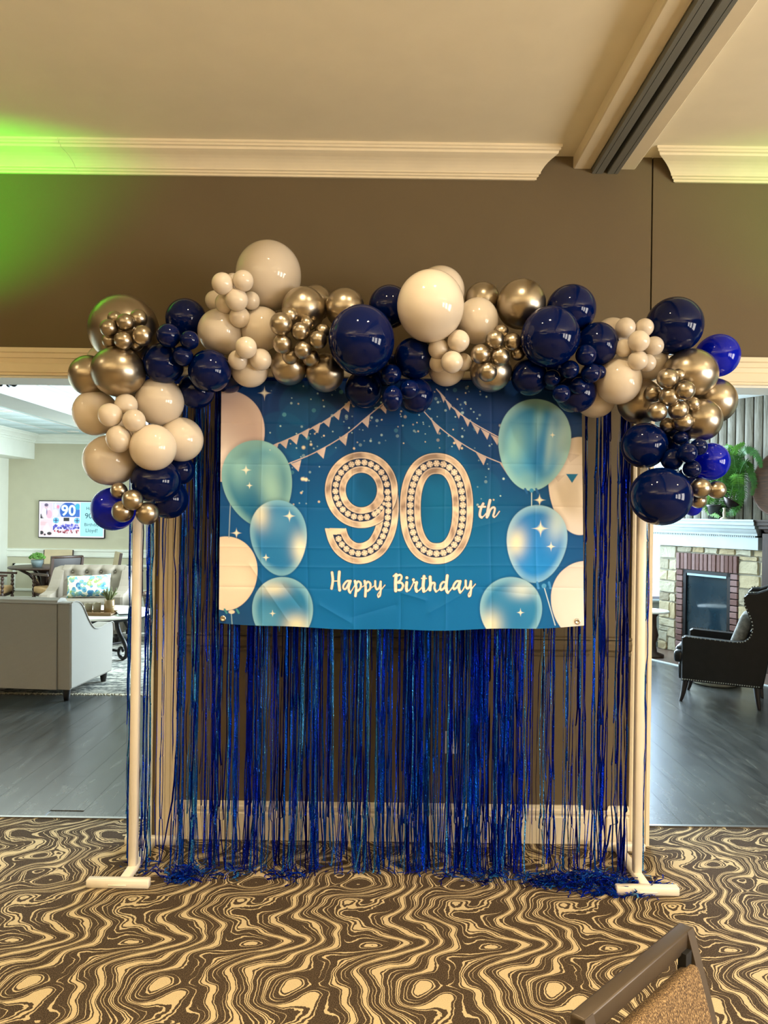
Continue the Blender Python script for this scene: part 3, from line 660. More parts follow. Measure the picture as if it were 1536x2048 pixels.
# lettering
def letters(strokes, f, c, pad=0.0, sc=1.0):
    for pts, w in strokes:
        stroke([f(pts[0]), f(pts[0])] if len(pts) == 1 else crv([f(p) for p in pts]), w * sc + pad, c)
fa = lambda p: (640 + p[0] / 9.035, 1130 + p[1] / 9.035); fb = lambda p: (780 + p[0] / 8.533, 1130 + p[1] / 8.533); fc = lambda p: (940 + p[0] / 21.94, 980 + p[1] / 21.94)
HAPPY = [([(218, 135), (232, 280), (210, 425)], 23), ([(350, 125), (340, 290), (355, 455)], 26), ([(240, 290), (350, 288)], 9),
 ([(550, 287), (485, 292), (425, 365), (425, 425), (470, 425), (530, 310)], 18), ([(553, 287), (520, 400), (525, 470), (545, 500)], 21), ([(545, 500), (580, 450), (632, 360)], 9),
 ([(632, 290), (655, 420), (640, 560)], 23), ([(655, 340), (690, 296), (735, 330), (732, 410), (685, 468)], 19), ([(690, 450), (740, 412), (800, 372)], 8),
 ([(808, 292), (826, 420), (818, 566)], 23), ([(828, 345), (865, 302), (910, 340), (905, 425), (860, 470)], 19), ([(880, 445), (930, 412), (985, 372)], 8),
 ([(998, 292), (1000, 380), (1028, 440), (1075, 400), (1097, 300)], 19), ([(1097, 300), (1098, 430), (1085, 545), (1055, 578)], 17), ([(1055, 578), (1040, 545), (1070, 490), (1120, 430), (1175, 362)], 9)]
BDAY = [([(58, 190), (105, 155)], 13), ([(105, 165), (95, 300), (98, 440)], 27), ([(120, 185), (170, 168), (198, 200), (180, 255), (132, 298)], 18), ([(140, 303), (195, 305), (222, 355), (190, 420), (148, 428)], 19),
 ([(288, 217)], 26), ([(286, 298), (278, 380), (288, 440)], 25), ([(288, 448), (335, 425), (385, 335), (400, 290)], 10),
 ([(400, 252)], 25), ([(402, 275), (415, 300), (455, 292)], 13), ([(455, 298), (438, 380), (455, 448)], 25), ([(455, 455), (505, 425), (550, 370)], 10),
 ([(582, 195), (566, 340), (576, 448)], 26), ([(538, 228), (622, 228)], 11), ([(580, 462), (630, 430), (672, 360)], 10),
 ([(685, 203), (690, 320), (681, 425)], 25), ([(692, 365), (720, 312), (762, 312), (760, 400), (785, 452)], 19), ([(785, 460), (830, 425), (870, 370)], 10),
 ([(950, 296), (905, 292), (862, 350), (868, 425), (920, 395), (958, 320)], 18), ([(978, 182), (960, 330), (965, 430), (985, 468)], 25), ([(985, 476), (1030, 430), (1072, 370)], 10),
 ([(1190, 276), (1135, 280), (1085, 350), (1090, 412), (1145, 375), (1188, 292)], 18), ([(1200, 276), (1176, 390), (1195, 466)], 22), ([(1195, 476), (1240, 430), (1280, 360)], 10),
 ([(1292, 268), (1295, 360), (1322, 402), (1360, 360), (1380, 278)], 19), ([(1380, 278), (1382, 420), (1370, 515), (1348, 536)], 17), ([(1348, 536), (1335, 505), (1380, 425), (1458, 325)], 9)]
TH = [([(580, 600), (490, 780), (435, 1010), (440, 1150), (510, 1205)], 55), ([(385, 735), (665, 735)], 42), ([(510, 1210), (620, 1130), (700, 1030)], 26),
 ([(880, 450), (800, 800), (740, 1190)], 60), ([(795, 1130), (900, 860), (1020, 760), (1090, 810), (1060, 980), (1020, 1130), (1060, 1185)], 45), ([(1060, 1195), (1150, 1130), (1290, 935)], 24)]
for S_, f, k in ((HAPPY, fa, 1 / 9.035), (BDAY, fb, 1 / 8.533), (TH, fc, 1 / 21.94)):
    letters(S_, f, srgb((20, 34, 60)), 0.9, k)
    letters(S_, f, srgb((250, 238, 224)) if f is not fc else srgb((232, 224, 224)), 0.0, k)
# cloth relief: fold creases, and slack wrinkles towards the lower hem
dY = np.zeros_like(BX)
for x in (523, 615, 706, 800, 890, 982, 1072): dY += 0.0022 * np.exp(-np.abs(BX - x - 1.5 * np.sin(BYp / 60)) / 3.0) * (1 if (x // 90) % 2 else -1)
for y in (848, 930, 1014, 1095, 1133, 1176): dY += 0.0020 * np.exp(-np.abs(BYp - y - 2 * np.sin(BX / 90)) / 2.6) * (1 if y % 2 else -1)
def facet(freq, seed, amp):
    r2 = np.random.default_rng(seed); o = np.zeros_like(BX)
    for k in range(7):
        a = r2.uniform(0, math.pi); ph = r2.uniform(0, 6.28); w_ = (BX * math.cos(a) + BYp * math.sin(a)) * freq * r2.uniform(.6, 1.6) + ph; o += np.abs(((w_ / math.pi) % 2) - 1) - .5
    return o * amp
lowm = smooth(1060, 1250, BYp)
dY += facet(0.020, 3, 0.0020) * lowm + facet(0.012, 9, 0.0012) * (1 - lowm) + 0.006 * np.sin(BX / 38 + BYp / 300) * smooth(1120, 1260, BYp) * 0.6
for (xa, ya, xb, yb, am) in ((500, 1130, 575, 1240, .004), (565, 1170, 600, 1215, -.004), (640, 1210, 700, 1245, .004), (800, 1185, 850, 1200, .004), (705, 1235, 790, 1210, -.004), (860, 1225, 940, 1180, .004), (965, 1180, 1075, 1190, -.003), (1100, 1150, 1165, 1120, .003), (930, 1060, 1010, 1040, .002)):
    L2 = (xb - xa) ** 2 + (yb - ya) ** 2; q = np.clip(((BX - xa) * (xb - xa) + (BYp - ya) * (yb - ya)) / L2, 0, 1)
    dY += am * np.exp(-np.hypot(BX - xa - q * (xb - xa), BYp - ya - q * (yb - ya)) / 7)
dx_, dy_ = BX - 768.0, BYp - 1024.0
U_ = dx_ * CR + dy_ * SR; V_ = -dx_ * SR + dy_ * CR
bo = at(803, 1256, BNY)
co3 = np.stack([U_ * BNY / F_PX - bo.x, -dY, CAM_H - V_ * BNY / F_PX - bo.z], -1).reshape(-1, 3)
me = bpy.data.meshes.new('banner_cloth'); nv = NXB * NYB; nf = (NXB - 1) * (NYB - 1)
me.vertices.add(nv); me.vertices.foreach_set('co', co3.astype(np.float32).ravel())
I = np.arange(nv).reshape(NYB, NXB); quads = np.stack([I[:-1, :-1], I[1:, :-1], I[1:, 1:], I[:-1, 1:]], -1).reshape(-1)
me.loops.add(nf * 4); me.loops.foreach_set('vertex_index', quads.astype(np.int32))
me.polygons.add(nf); me.polygons.foreach_set('loop_start', (np.arange(nf) * 4).astype(np.int32)); me.polygons.foreach_set('use_smooth', np.ones(nf, bool))
me.update(calc_edges=True)
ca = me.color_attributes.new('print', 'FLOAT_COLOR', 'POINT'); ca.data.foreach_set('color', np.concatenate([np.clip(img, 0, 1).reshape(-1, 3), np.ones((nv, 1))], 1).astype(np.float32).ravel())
t = NT('printed_polyester'); at_ = t.n.new('ShaderNodeVertexColor'); at_.layer_name = 'print'; t.l(at_.outputs[0], t.b.inputs['Base Color']); t.set(Roughness=0.45); t.b.inputs['Specular IOR Level'].default_value = 0.22
t.bump(t.noise(t.scale(t.coord(), (1, 1, 1)), 380, 2), 0.08, 0.002)
me.materials.append(t.m)
bn = empty('birthday_banner', bo); tag(bn, 'blue printed cloth banner reading 90th Happy Birthday hung on the stand', 'banner')
link('cloth', me, bn)
M_GROM = mat('steel_grommet', (220, 215, 205), 0.25, metal=1.0)
for px, py in ((446, 1237), (1155, 1243)):
    q = at(px, py, BNY - 0.004) - bo
    g_ = MB().lathe([(0.006, 0.002), (0.008, 0.0035), (0.012, 0.0035), (0.0145, 0.0), (0.0145, -0.002), (0.006, -0.002)], n=20, M=Matrix.Translation(q) @ Matrix.Rotation(R(90), 4, 'X')).build('grommet', M_GROM, bn)
    MB().lathe([(0, 0.0015), (0.006, 0.0015), (0.006, -0.001), (0, -0.001)], n=14, M=Matrix.Translation(q) @ Matrix.Rotation(R(90), 4, 'X')).build('eyelet_hole', M_BLACK, g_)

# ================================================================== balloons
def balloon_mat(name, c, rough, metal=0.0, trans=None, spec=0.5, coat=0.0):
    t = NT(name); t.set(Roughness=rough, Metallic=metal); t.b.inputs['Specular IOR Level'].default_value = spec; t.b.inputs['Coat Weight'].default_value = coat
    oi = t.n.new('ShaderNodeObjectInfo'); hv = t.n.new('ShaderNodeHueSaturation'); hv.inputs['Color'].default_value = (*lin(c), 1)
    t.l(t.math('MULTIPLY_ADD', oi.outputs['Random'], 0.16, 0.92), hv.inputs['Value']); t.l(hv.outputs[0], t.b.inputs['Base Color'])
    t.bump(t.noise(t.coord(), 3.0, 2.0), 0.015, 0.02)
    if trans:
        tb = t.n.new('ShaderNodeBsdfTranslucent'); tb.inputs['Color'].default_value = (*lin(trans[0]), 1)
        mx = t.n.new('ShaderNodeMixShader'); mx.inputs[0].default_value = trans[1]
        t.l(t.b.outputs[0], mx.inputs[1]); t.l(tb.outputs[0], mx.inputs[2]); t.l(mx.outputs[0], t.out.inputs['Surface'])
    return t.m
MW = balloon_mat('white_latex', (224, 211, 192), 0.08, trans=((250, 236, 214), 0.10), spec=0.5)
MN = balloon_mat('navy_latex', (0, 17, 68), 0.05, trans=((0, 44, 215), 0.06), spec=0.3)
MBL = balloon_mat('backlit_navy_latex', (2, 26, 186), 0.06, trans=((4, 44, 240), 0.25), spec=0.5)  # navy latex again, light from behind painted in as a brighter base colour
MC = balloon_mat('chrome_latex', (182, 170, 150), 0.30, metal=1.0)
def balloon_mesh(name, m, ns, nr):
    prof = []
    for i in range(nr + 1):
        a = math.pi * i / nr; r_, z = math.sin(a), math.cos(a)
        if z < 0: z = -(-z) ** 0.95 * 1.10
        prof.append((r_, z))
    prof = [(p[0], p[1]) for p in prof if not (p[1] < -1.06 and p[0] < 0.13)] + [(0.10, -1.12), (0.06, -1.16), (0.05, -1.20)]
    prof[0] = (0.001, 1.0)
    return MB().lathe(prof, n=ns).mesh(name, m)
def knot_mesh(m): return MB().lathe([(0.03, -1.19), (0.07, -1.205), (0.085, -1.23), (0.06, -1.255), (0.04, -1.265), (0.09, -1.31), (0.11, -1.335), (0.06, -1.33)], n=10).mesh('knot', m)
BM = {k: (balloon_mesh('balloon', m, 40, 28), knot_mesh(m)) for k, m in (('W', MW), ('N', MN), ('B', MBL), ('C', MC))}
# (colour, px, py, radius px, layer (0 front .. 4 back), radius px vertical or None, size word, cluster)
BL = []
def cl(cluster, rows):
    for r_ in rows: BL.append(dict(c=r_[0], x=r_[1], y=r_[2], r=r_[3], ly=r_[4], ry=(r_[5] if len(r_) > 5 else r_[3]), k=cluster))
cl('chromeTV', [('C', 247, 660, 69, 2, 70), ('C', 236, 743, 54, 1, 51), ('C', 178, 751, 40, 2, 41), ('W', 206, 722, 32, 4),
  ('C', 251, 645, 18, 0), ('C', 217, 656, 17.5, 0), ('C', 285, 671, 20.5, 0), ('C', 247, 681, 18.5, 0), ('C', 230, 637, 15, 1), ('C', 277, 637, 18, 1), ('C', 219, 681, 15, 1), ('C', 272, 687, 15, 1)])
cl('navyTV', [('N', 372, 638, 41, 3), ('N', 327, 727, 41, 2), ('N', 419, 742, 43, 1), ('N', 392, 782, 36, 3), ('N', 457, 752, 34, 4), ('N', 337, 671, 24, 0), ('N', 379, 680, 19, 0), ('N', 366, 712, 20.5, 0)])
cl('whiteTV', [('W', 190, 826, 44, 2, 46), ('W', 319, 803, 49, 2), ('W', 362, 879, 45, 3), ('W', 306, 895, 47, 1), ('W', 219, 921, 53, 2, 51), ('W', 268, 800, 36, 4), ('W', 252, 860, 40, 3),
  ('W', 252, 810, 23, 1), ('W', 220, 830, 24, 0), ('W', 268, 841, 23, 0), ('W', 237, 878, 25, 0, 28)])
cl('endTV', [('B', 226, 1018, 44, 2), ('N', 312, 962, 50, 2, 46), ('N', 337, 998, 40, 3), ('N', 360, 940, 30, 4), ('C', 238, 982, 17, 1), ('C', 265, 1000, 21, 0), ('C', 245, 1023, 22, 0), ('C', 295, 1027, 23, 0)])
cl('whiteTop', [('W', 537, 549, 66, 3, 68), ('W', 441, 663, 46, 2), ('W', 523, 657, 42, 2, 44), ('W', 499, 737, 38, 2), ('W', 430, 601, 20, 3), ('W', 466, 562, 16, 2),
  ('W', 445, 567, 22, 0), ('W', 486, 561, 21, 0), ('W', 473, 599, 23, 0), ('W', 502, 601, 18, 1), ('W', 479, 634, 21, 1), ('W', 451, 606, 21, 1),
  ('W', 492, 695, 22, 0), ('W', 476, 720, 20, 1), ('W', 521, 719, 22, 1)])
cl('chromeMid', [('C', 607, 617, 44, 1), ('C', 632, 604, 34, 3), ('C', 690, 616, 40, 2), ('C', 578, 733, 37, 2), ('C', 650, 745, 39, 2),
  ('C', 562, 648, 23, 0), ('C', 580, 632, 17, 1), ('C', 601, 663, 19, 0), ('C', 565, 688, 19.5, 0), ('C', 606, 700, 18, 0), ('C', 636, 680, 18.5, 0), ('C', 645, 663, 16, 1), ('C', 581, 712, 17, 1), ('C', 622, 715, 18, 1), ('C', 613, 648, 15, 1)])
cl('navyMid', [('N', 723, 680, 67, 0, 71), ('N', 779, 612, 42, 3), ('N', 829, 716, 42, 2), ('N', 831, 792, 36, 2), ('N', 727, 779, 38, 3), ('N', 772, 738, 34, 4),
  ('N', 782, 749, 21, 1), ('N', 785, 797, 20.5, 0, 27), ('N', 819, 779, 20, 1)])
cl('whiteMid', [('W', 861, 611, 68, 0, 72), ('W', 880, 582, 50, 3), ('W', 955, 641, 42, 2, 47), ('W', 894, 734, 38, 2),
  ('W', 917, 682, 22.5, 0), ('W', 877, 697, 21, 1), ('W', 904, 724, 22.5, 0), ('W', 926, 724, 18, 1), ('W', 877, 726, 19, 1)])
cl('chromeRight', [('C', 965, 600, 36, 3), ('C', 1043, 607, 49, 2), ('C', 982, 742, 42, 2), ('C', 990, 679, 19, 0), ('C', 961, 708, 19.5, 0), ('C', 1000, 713, 20, 0), ('C', 975, 744, 19.5, 0), ('C', 1025, 684, 18.5, 1), ('C', 1003, 664, 15, 1), ('C', 1036, 706, 15, 1)])
cl('navyRight', [('N', 1101, 673, 59, 0, 61), ('N', 1142, 619, 50, 2), ('N', 1196, 688, 41, 1, 44), ('N', 1152, 785, 41, 2), ('N', 1060, 753, 38, 2), ('N', 1108, 745, 38, 4),
  ('N', 1172, 710, 21, 0), ('N', 1182, 746, 20, 0), ('N', 1198, 744, 14.5, 1), ('N', 1140, 739, 18.5, 0), ('N', 1104, 756, 17, 1), ('N', 1123, 787, 18, 0), ('N', 1157, 772, 18, 1)])
cl('whiteRight', [('W', 1238, 762, 45, 1, 47), ('W', 1192, 796, 40, 3), ('W', 1224, 671, 36, 2), ('W', 1299, 725, 37, 3),
  ('W', 1251, 655, 20, 1), ('W', 1289, 655, 18.5, 1), ('W', 1278, 682, 21.5, 0), ('W', 1308, 692, 19.5, 1), ('W', 1276, 721, 20, 0), ('W', 1294, 726, 18, 1), ('W', 1248, 696, 18, 1)])
cl('chromeFire', [('C', 1382, 747, 54, 1, 50), ('C', 1427, 802, 46, 3), ('C', 1401, 840, 43, 2), ('C', 1281, 803, 46, 3),
  ('C', 1335, 757, 21, 0), ('C', 1370, 781, 20, 0), ('C', 1306, 787, 18, 1), ('C', 1339, 793, 20.5, 0), ('C', 1314, 824, 20, 0), ('C', 1357, 820, 20, 0), ('C', 1385, 808, 15, 1), ('C', 1366, 843, 20, 0), ('C', 1335, 850, 15, 1), ('C', 1357, 750, 13, 1)])
cl('navyTopFire', [('N', 1349, 651, 57, 2), ('B', 1436, 711, 43, 3)])
cl('navyFire', [('N', 1289, 891, 46, 1), ('N', 1347, 880, 31, 2), ('N', 1322, 993, 62, 0, 59), ('B', 1421, 923, 38, 2), ('B', 1384, 1012, 20, 3), ('N', 1378, 958, 25, 3),
  ('N', 1375, 906, 20, 0), ('N', 1398, 894, 17, 0), ('N', 1384, 938, 18, 0), ('N', 1344, 919, 22, 1), ('N', 1361, 876, 15, 1)])
cl('endFire', [('C', 1402, 976, 20, 0), ('C', 1434, 980, 18, 0), ('C', 1397, 1001, 16, 1)])
WHERE = {'chromeTV': 'above the white bunch at the television end', 'navyTV': 'between the chrome and tall white bunches', 'whiteTV': 'hanging at the television end of the garland',
 'endTV': 'at the lowest tip of the television end', 'whiteTop': 'around the highest balloon of the garland', 'chromeMid': 'beside the huge navy balloon', 'navyMid': 'over the top middle of the banner',
 'whiteMid': 'over the banner number zero', 'chromeRight': 'between the huge white balloon and the navy bunch', 'navyRight': 'above the printed teal balloon on the banner', 'whiteRight': 'next to the black wall seam',
 'chromeFire': 'hanging at the fireplace end of the garland', 'navyTopFire': 'at the upper corner of the fireplace end', 'navyFire': 'at the lower fireplace end beside the fern', 'endFire': 'at the lowest tip of the fireplace end'}
CN = {'W': 'white', 'N': 'navy blue', 'B': 'backlit-toned navy blue', 'C': 'chrome'}
# depth: image position fixed, push neighbours apart in depth by their order
LY = {0: 3.29, 1: 3.34, 2: 3.40, 3: 3.47, 4: 3.51}
N_ = len(BL); Yb = np.array([LY[b['ly']] - (0.03 if b['r'] > 55 and b['ly'] == 0 else 0) - (0.02 if b['r'] < 25 and b['ly'] == 0 else 0) for b in BL]); Y0 = Yb.copy()
rr = np.array([(b['r'] + b['ry']) / 2 for b in BL]) * 3.45 / F_PX
uvs = np.array([uv(b['x'], b['y']) for b in BL]) / F_PX
order = np.array([b['ly'] * 10 + (0 if b['r'] < 26 else 4) for b in BL]) + np.arange(N_) * 1e-3
for it in range(60):
    P3 = np.stack([uvs[:, 0] * Yb, Yb, -uvs[:, 1] * Yb], 1)
    for i in range(N_):
        d = P3 - P3[i]; dist = np.sqrt((d ** 2).sum(1)); need = 0.90 * (rr + rr[i])
        for j in np.nonzero((dist < need) & (np.arange(N_) > i))[0]:
            lat2 = d[j, 0] ** 2 + d[j, 2] ** 2; want = math.sqrt(max(0.0, need[j] ** 2 - lat2)); want = min(want, 0.85 * (rr[i] + rr[j]))
            f_, b_ = (i, j) if order[i] < order[j] else (j, i)
            gap = want - (Yb[b_] - Yb[f_])
            if gap > 0: Yb[f_] -= gap * 0.12; Yb[b_] += gap * 0.12
    Yb += (Y0 - Yb) * 0.06
    Yb = np.clip(Yb, 3.06, 3.66 - rr)
LBL = {(247, 660): 'huge chrome balloon with a mini chrome cluster on its front', (236, 743): 'large chrome balloon resting on the white bunch at the television end', (178, 751): 'outermost chrome balloon of the television end, overlapping the opening casing', (206, 722): 'white balloon peeping out behind two chrome balloons',
 (372, 638): 'topmost navy balloon between the chrome and tall white bunches', (327, 727): 'navy balloon tucked beside the lower large chrome balloon at the television end', (419, 742): 'glossy navy balloon below the broad white balloon, over the curtain', (392, 782): 'shaded navy balloon hanging lowest over the foil beside the banner corner', (457, 752): 'shaded navy balloon behind the banner corner under the white minis',
 (190, 826): 'white balloon at the outer side of the television end, below the chromes', (319, 803): 'uppermost white balloon of the bunch at the television end', (362, 879): 'white balloon of the television end bunch in front of foil strands', (306, 895): 'foremost round white balloon of the television end bunch', (219, 921): 'lowest and biggest white balloon of the television end bunch', (268, 800): 'white balloon deep inside the television end bunch under a chrome balloon', (252, 860): 'white balloon filling the middle of the television end bunch behind its minis',
 (226, 1018): 'navy balloon overlapping the television screen', (312, 962): 'navy balloon directly under the white bunch at the television end', (337, 998): 'navy balloon at the tip touching the foil by the stand post', (360, 940): 'shaded navy balloon half hidden behind white balloons over the foil',
 (537, 549): 'huge white balloon standing highest in the garland', (441, 663): 'broad white balloon next to the topmost navy balloon', (523, 657): 'white balloon wedged between white minis and chrome minis', (499, 737): 'white balloon hanging below three white minis over the banner',
 (607, 617): 'chrome balloon above the mini chromes, beside the highest white balloon', (632, 604): 'chrome balloon hidden behind the chrome one above the minis', (690, 616): 'chrome balloon resting on top of the huge navy balloon', (578, 733): 'chrome balloon under the minis beside the low white balloon', (650, 745): 'chrome balloon under the minis below the huge navy balloon',
 (723, 680): 'huge glossy navy balloon over the number nine of the banner', (779, 612): 'navy balloon peeking between the huge navy and huge white balloons', (829, 716): 'navy balloon below the huge white balloon', (831, 792): 'lowest navy balloon hanging between the bunting strings', (727, 779): 'shaded navy balloon under the huge navy balloon', (772, 738): 'navy balloon buried behind mini navy balloons',
 (861, 611): 'huge white balloon at the front over the number zero', (880, 582): 'white balloon hidden behind the huge front white balloon', (955, 641): 'white balloon between the huge white balloon and chrome balloons', (894, 734): 'white balloon behind the white minis above the bunting',
 (965, 600): 'chrome balloon showing behind the white balloon next to it', (1043, 607): 'chrome balloon above the navy bunch, largest of its cluster', (982, 742): 'chrome balloon below its minis, hanging over the banner',
 (1101, 673): 'huge navy balloon at the front of the navy bunch', (1142, 619): 'navy balloon rising highest behind the huge navy balloon of the bunch', (1196, 688): 'navy balloon touching the white bunch by the wall seam', (1152, 785): 'navy balloon hanging over the top of the printed teal balloon', (1060, 753): 'shaded navy balloon beside the low chrome balloon', (1108, 745): 'navy balloon buried inside the navy bunch',
 (1238, 762): 'white balloon in front between navy and chrome bunches', (1192, 796): 'white balloon half hidden below the navy bunch, over the foil', (1224, 671): 'white balloon behind the white minis near the wall seam', (1299, 725): 'white balloon behind the white minis, next to chrome balloons',
 (1382, 747): 'chrome balloon below the huge corner navy balloon', (1427, 802): 'outermost chrome balloon in front of the weathered boards', (1401, 840): 'lower chrome balloon touching the backlit-toned navy balloon by the fern', (1281, 803): 'shaded chrome balloon under the white balloons, over the foil',
 (1349, 651): 'huge navy balloon crossing the black wall seam', (1436, 711): 'backlit-toned navy balloon in front of the opening header', (1289, 891): 'navy balloon beneath the shaded chrome balloon, over the foil', (1347, 880): 'navy balloon beneath the mini chrome cluster', (1322, 993): 'huge navy balloon hanging lowest at the fireplace end', (1421, 923): 'backlit-toned navy balloon overlapping the fern', (1384, 1012): 'backlit-toned navy balloon peeping out behind the lowest chrome minis', (1378, 958): 'navy balloon hidden above the lowest chrome minis'}
for i, b in enumerate(BL):
    Y = float(Yb[i]); p = at(b['x'], b['y'], Y); s_ = b['r'] * Y / F_PX * 0.985; sy = b['ry'] * Y / F_PX * 0.985
    me_, kn = BM[b['c']]
    o = link('balloon', me_); o.location = p
    # neck points back to the garland's spine
    spine = Vector((p.x * 0.93 + random.uniform(-.05, .05), 3.78, p.z * 0.5 + 1.1 + random.uniform(-.05, .05)))
    if b['k'] in ('whiteTV', 'endTV', 'navyFire', 'endFire', 'chromeFire', 'chromeTV'): spine.z = p.z + random.uniform(-.06, .06); spine.x = -1.12 if p.x < 0 else 1.2
    q = (spine - p).to_track_quat('-Z', 'Y'); o.rotation_euler = q.to_euler()
    ax = q.to_matrix()
    o.scale = (s_, sy, (s_ + sy) / 2 * 1.0) if abs(ax[2][1]) > abs(ax[2][0]) else (sy, s_, (s_ + sy) / 2)
    k_ = link('knot', kn, o)
    size = 'mini' if b['r'] < 26 else ('huge' if b['r'] > 54 else 'large')
    nm = CN[b['c']]
    lb = LBL.get((b['x'], b['y']))
    if lb: tag(o, lb, 'balloon', 'large balloons of the garland')
    else: tag(o, '%s %s balloon %s' % (size, nm, WHERE[b['k']]), 'balloon', '%s %s balloons %s' % (size, nm, WHERE[b['k']]))
# ================================================================== lounge furniture, sofa side
def weave(name, c1, c2, sc=240.0, rough=0.85, bump=0.25):
    t = NT(name); co = t.coord()
    w1 = t.n.new('ShaderNodeTexWave'); w1.inputs['Scale'].default_value = sc / 6.28; w1.inputs['Distortion'].default_value = 1.2; w1.bands_direction = 'X'; t.l(co, w1.inputs[0])
    w2 = t.n.new('ShaderNodeTexWave'); w2.inputs['Scale'].default_value = sc / 6.28; w2.inputs['Distortion'].default_value = 1.2; w2.bands_direction = 'Z'; t.l(co, w2.inputs[0])
    h = t.math('MULTIPLY', w1.outputs['Fac'], w2.outputs['Fac']); n_ = t.noise(co, sc * 0.8, 2)
    t.l(t.mix(t.math('MULTIPLY_ADD', h, 0.6, t.math('MULTIPLY', n_, 0.4)), lin(c1), lin(c2)), t.b.inputs['Base Color']); t.set(Roughness=rough); t.b.inputs['Specular IOR Level'].default_value = 0.2
    t.bump(h, bump, 0.003); return t.m
M_SOFA = weave('grey_linen', (148, 142, 130), (198, 192, 182), 420)
M_CHAIRF = weave('taupe_linen', (108, 100, 88), (146, 138, 124), 420)
M_LEG = mat('espresso_leg', (28, 20, 18), 0.4)
M_TAN = mat('tan_leather', (168, 136, 92), 0.45, var=0.12)
M_BEIGE = mat('beige_vinyl', (196, 178, 142), 0.5)

# ---- sofa seen from behind
so = empty('sofa', (-2.72, 6.72, 0), R(-5.0)); tag(so, 'grey linen sofa seen from behind with swooping arm and dark legs', 'sofa')
SWD = 2.0
sil = [(0.02, 0.105), (0.84, 0.105), (0.86, 0.50), (0.85, 0.575), (0.80, 0.592), (0.68, 0.585), (0.57, 0.572), (0.49, 0.575), (0.42, 0.60), (0.34, 0.67), (0.28, 0.74), (0.22, 0.81), (0.16, 0.855), (0.08, 0.875), (0.0, 0.87)]
def arm(name, xa, xb, sil, m, par, edge=0.012):
    n = len(sil); mb = MB(); cx = sum(p[0] for p in sil) / n; cz = sum(p[1] for p in sil) / n
    ins = [(p[0] + (cx - p[0]) * 0.03, p[1] + (cz - p[1]) * 0.03) for p in sil]
    sg = 1 if xb > xa else -1
    rows = [(ins, xa), (sil, xa + sg * edge), (sil, xb - sg * edge), (ins, xb)]
    vs = [(x, p[0], p[1]) for pl_, x in rows for p in pl_]
    fs = [tuple(range(n)), tuple(range(3 * n, 4 * n))] + [(r_ * n + k, r_ * n + (k + 1) % n, (r_ + 1) * n + (k + 1) % n, (r_ + 1) * n + k) for r_ in range(3) for k in range(n)]
    mb.add(vs, fs, False); return mb.build(name, m, par)
arm('arm', 0.0, -0.13, sil, M_SOFA, so); arm('arm', -SWD + 0.13, -SWD, sil, M_SOFA, so)
bk = MB(); bk.prism([(0.005, 0.105), (0.20, 0.105), (0.26, 0.70), (0.21, 0.84), (0.15, 0.895), (0.07, 0.905), (0.015, 0.885), (0.0, 0.84)], 'x', -SWD + 0.13, -0.13); bk.build('backrest', M_SOFA, so)
MB().tube([(-SWD, -0.004, 0.86), (-0.005, -0.004, 0.86)], 0.005).build('piping', M_SOFA, so)
MB().tube(cr([(0.004, p[0], p[1]) for p in sil[2:]], 3), 0.005).build('piping', M_SOFA, so)
MB().rbox(-SWD + 0.13, -0.13, 0.2, 0.84, 0.105, 0.30, 0.03).build('seat_base', M_SOFA, so)
for k in range(2): MB().rbox(-SWD + 0.14 + k * 0.86, -SWD + 0.99 + k * 0.86, 0.22, 0.87, 0.30, 0.46, 0.05, 3).build('seat_cushion', M_SOFA, so)
for x, y in ((-0.06, 0.06), (-0.06, 0.78), (-SWD + 0.06, 0.06), (-SWD + 0.06, 0.78)):
    MB().lathe([(0.022, 0), (0.030, 0.05), (0.038, 0.11), (0.036, 0.115)], (x, y, 0), 12).build('leg', M_LEG, so)

# ---- rug
t = NT('distressed_rug'); co = t.coord(); a_ = t.noise(t.scale(co, (1.2, 3.2, 1)), 2.6, 6, 0.7, 1.5); b_ = t.noise(co, 22, 3, 0.7)
t.l(t.ramp(t.math('MULTIPLY_ADD', b_, 0.45, t.math('MULTIPLY', a_, 0.72)), [(0.36, lin((44, 48, 50))), (0.52, lin((92, 94, 90))), (0.60, lin((150, 150, 140))), (0.72, lin((204, 200, 186)))]), t.b.inputs['Base Color']); t.set(Roughness=0.95)
M_RUG = t.m
ru = empty('area_rug', (-3.9, 8.75, 0)); tag(ru, 'distressed grey patterned area rug under the lounge seating', 'rug')
MB().rbox(-1.75, 2.0, -1.72, 1.75, 0.0, 0.012, 0.005, 1).build('pile', M_RUG, ru)
fr = MB()
for k in range(330):
    x = -1.75 + 3.75 * (k + random.random()) / 330; ln = random.uniform(0.02, 0.05); dx = random.gauss(0, 0.008)
    fr.box(x - 0.003, x + 0.003, -1.72 - ln, -1.715, 0.001, 0.006 + random.random() * 0.004)
tag(fr.build('fringe', mat('cream_fringe', (206, 196, 170), 0.9), ru), kind='stuff')

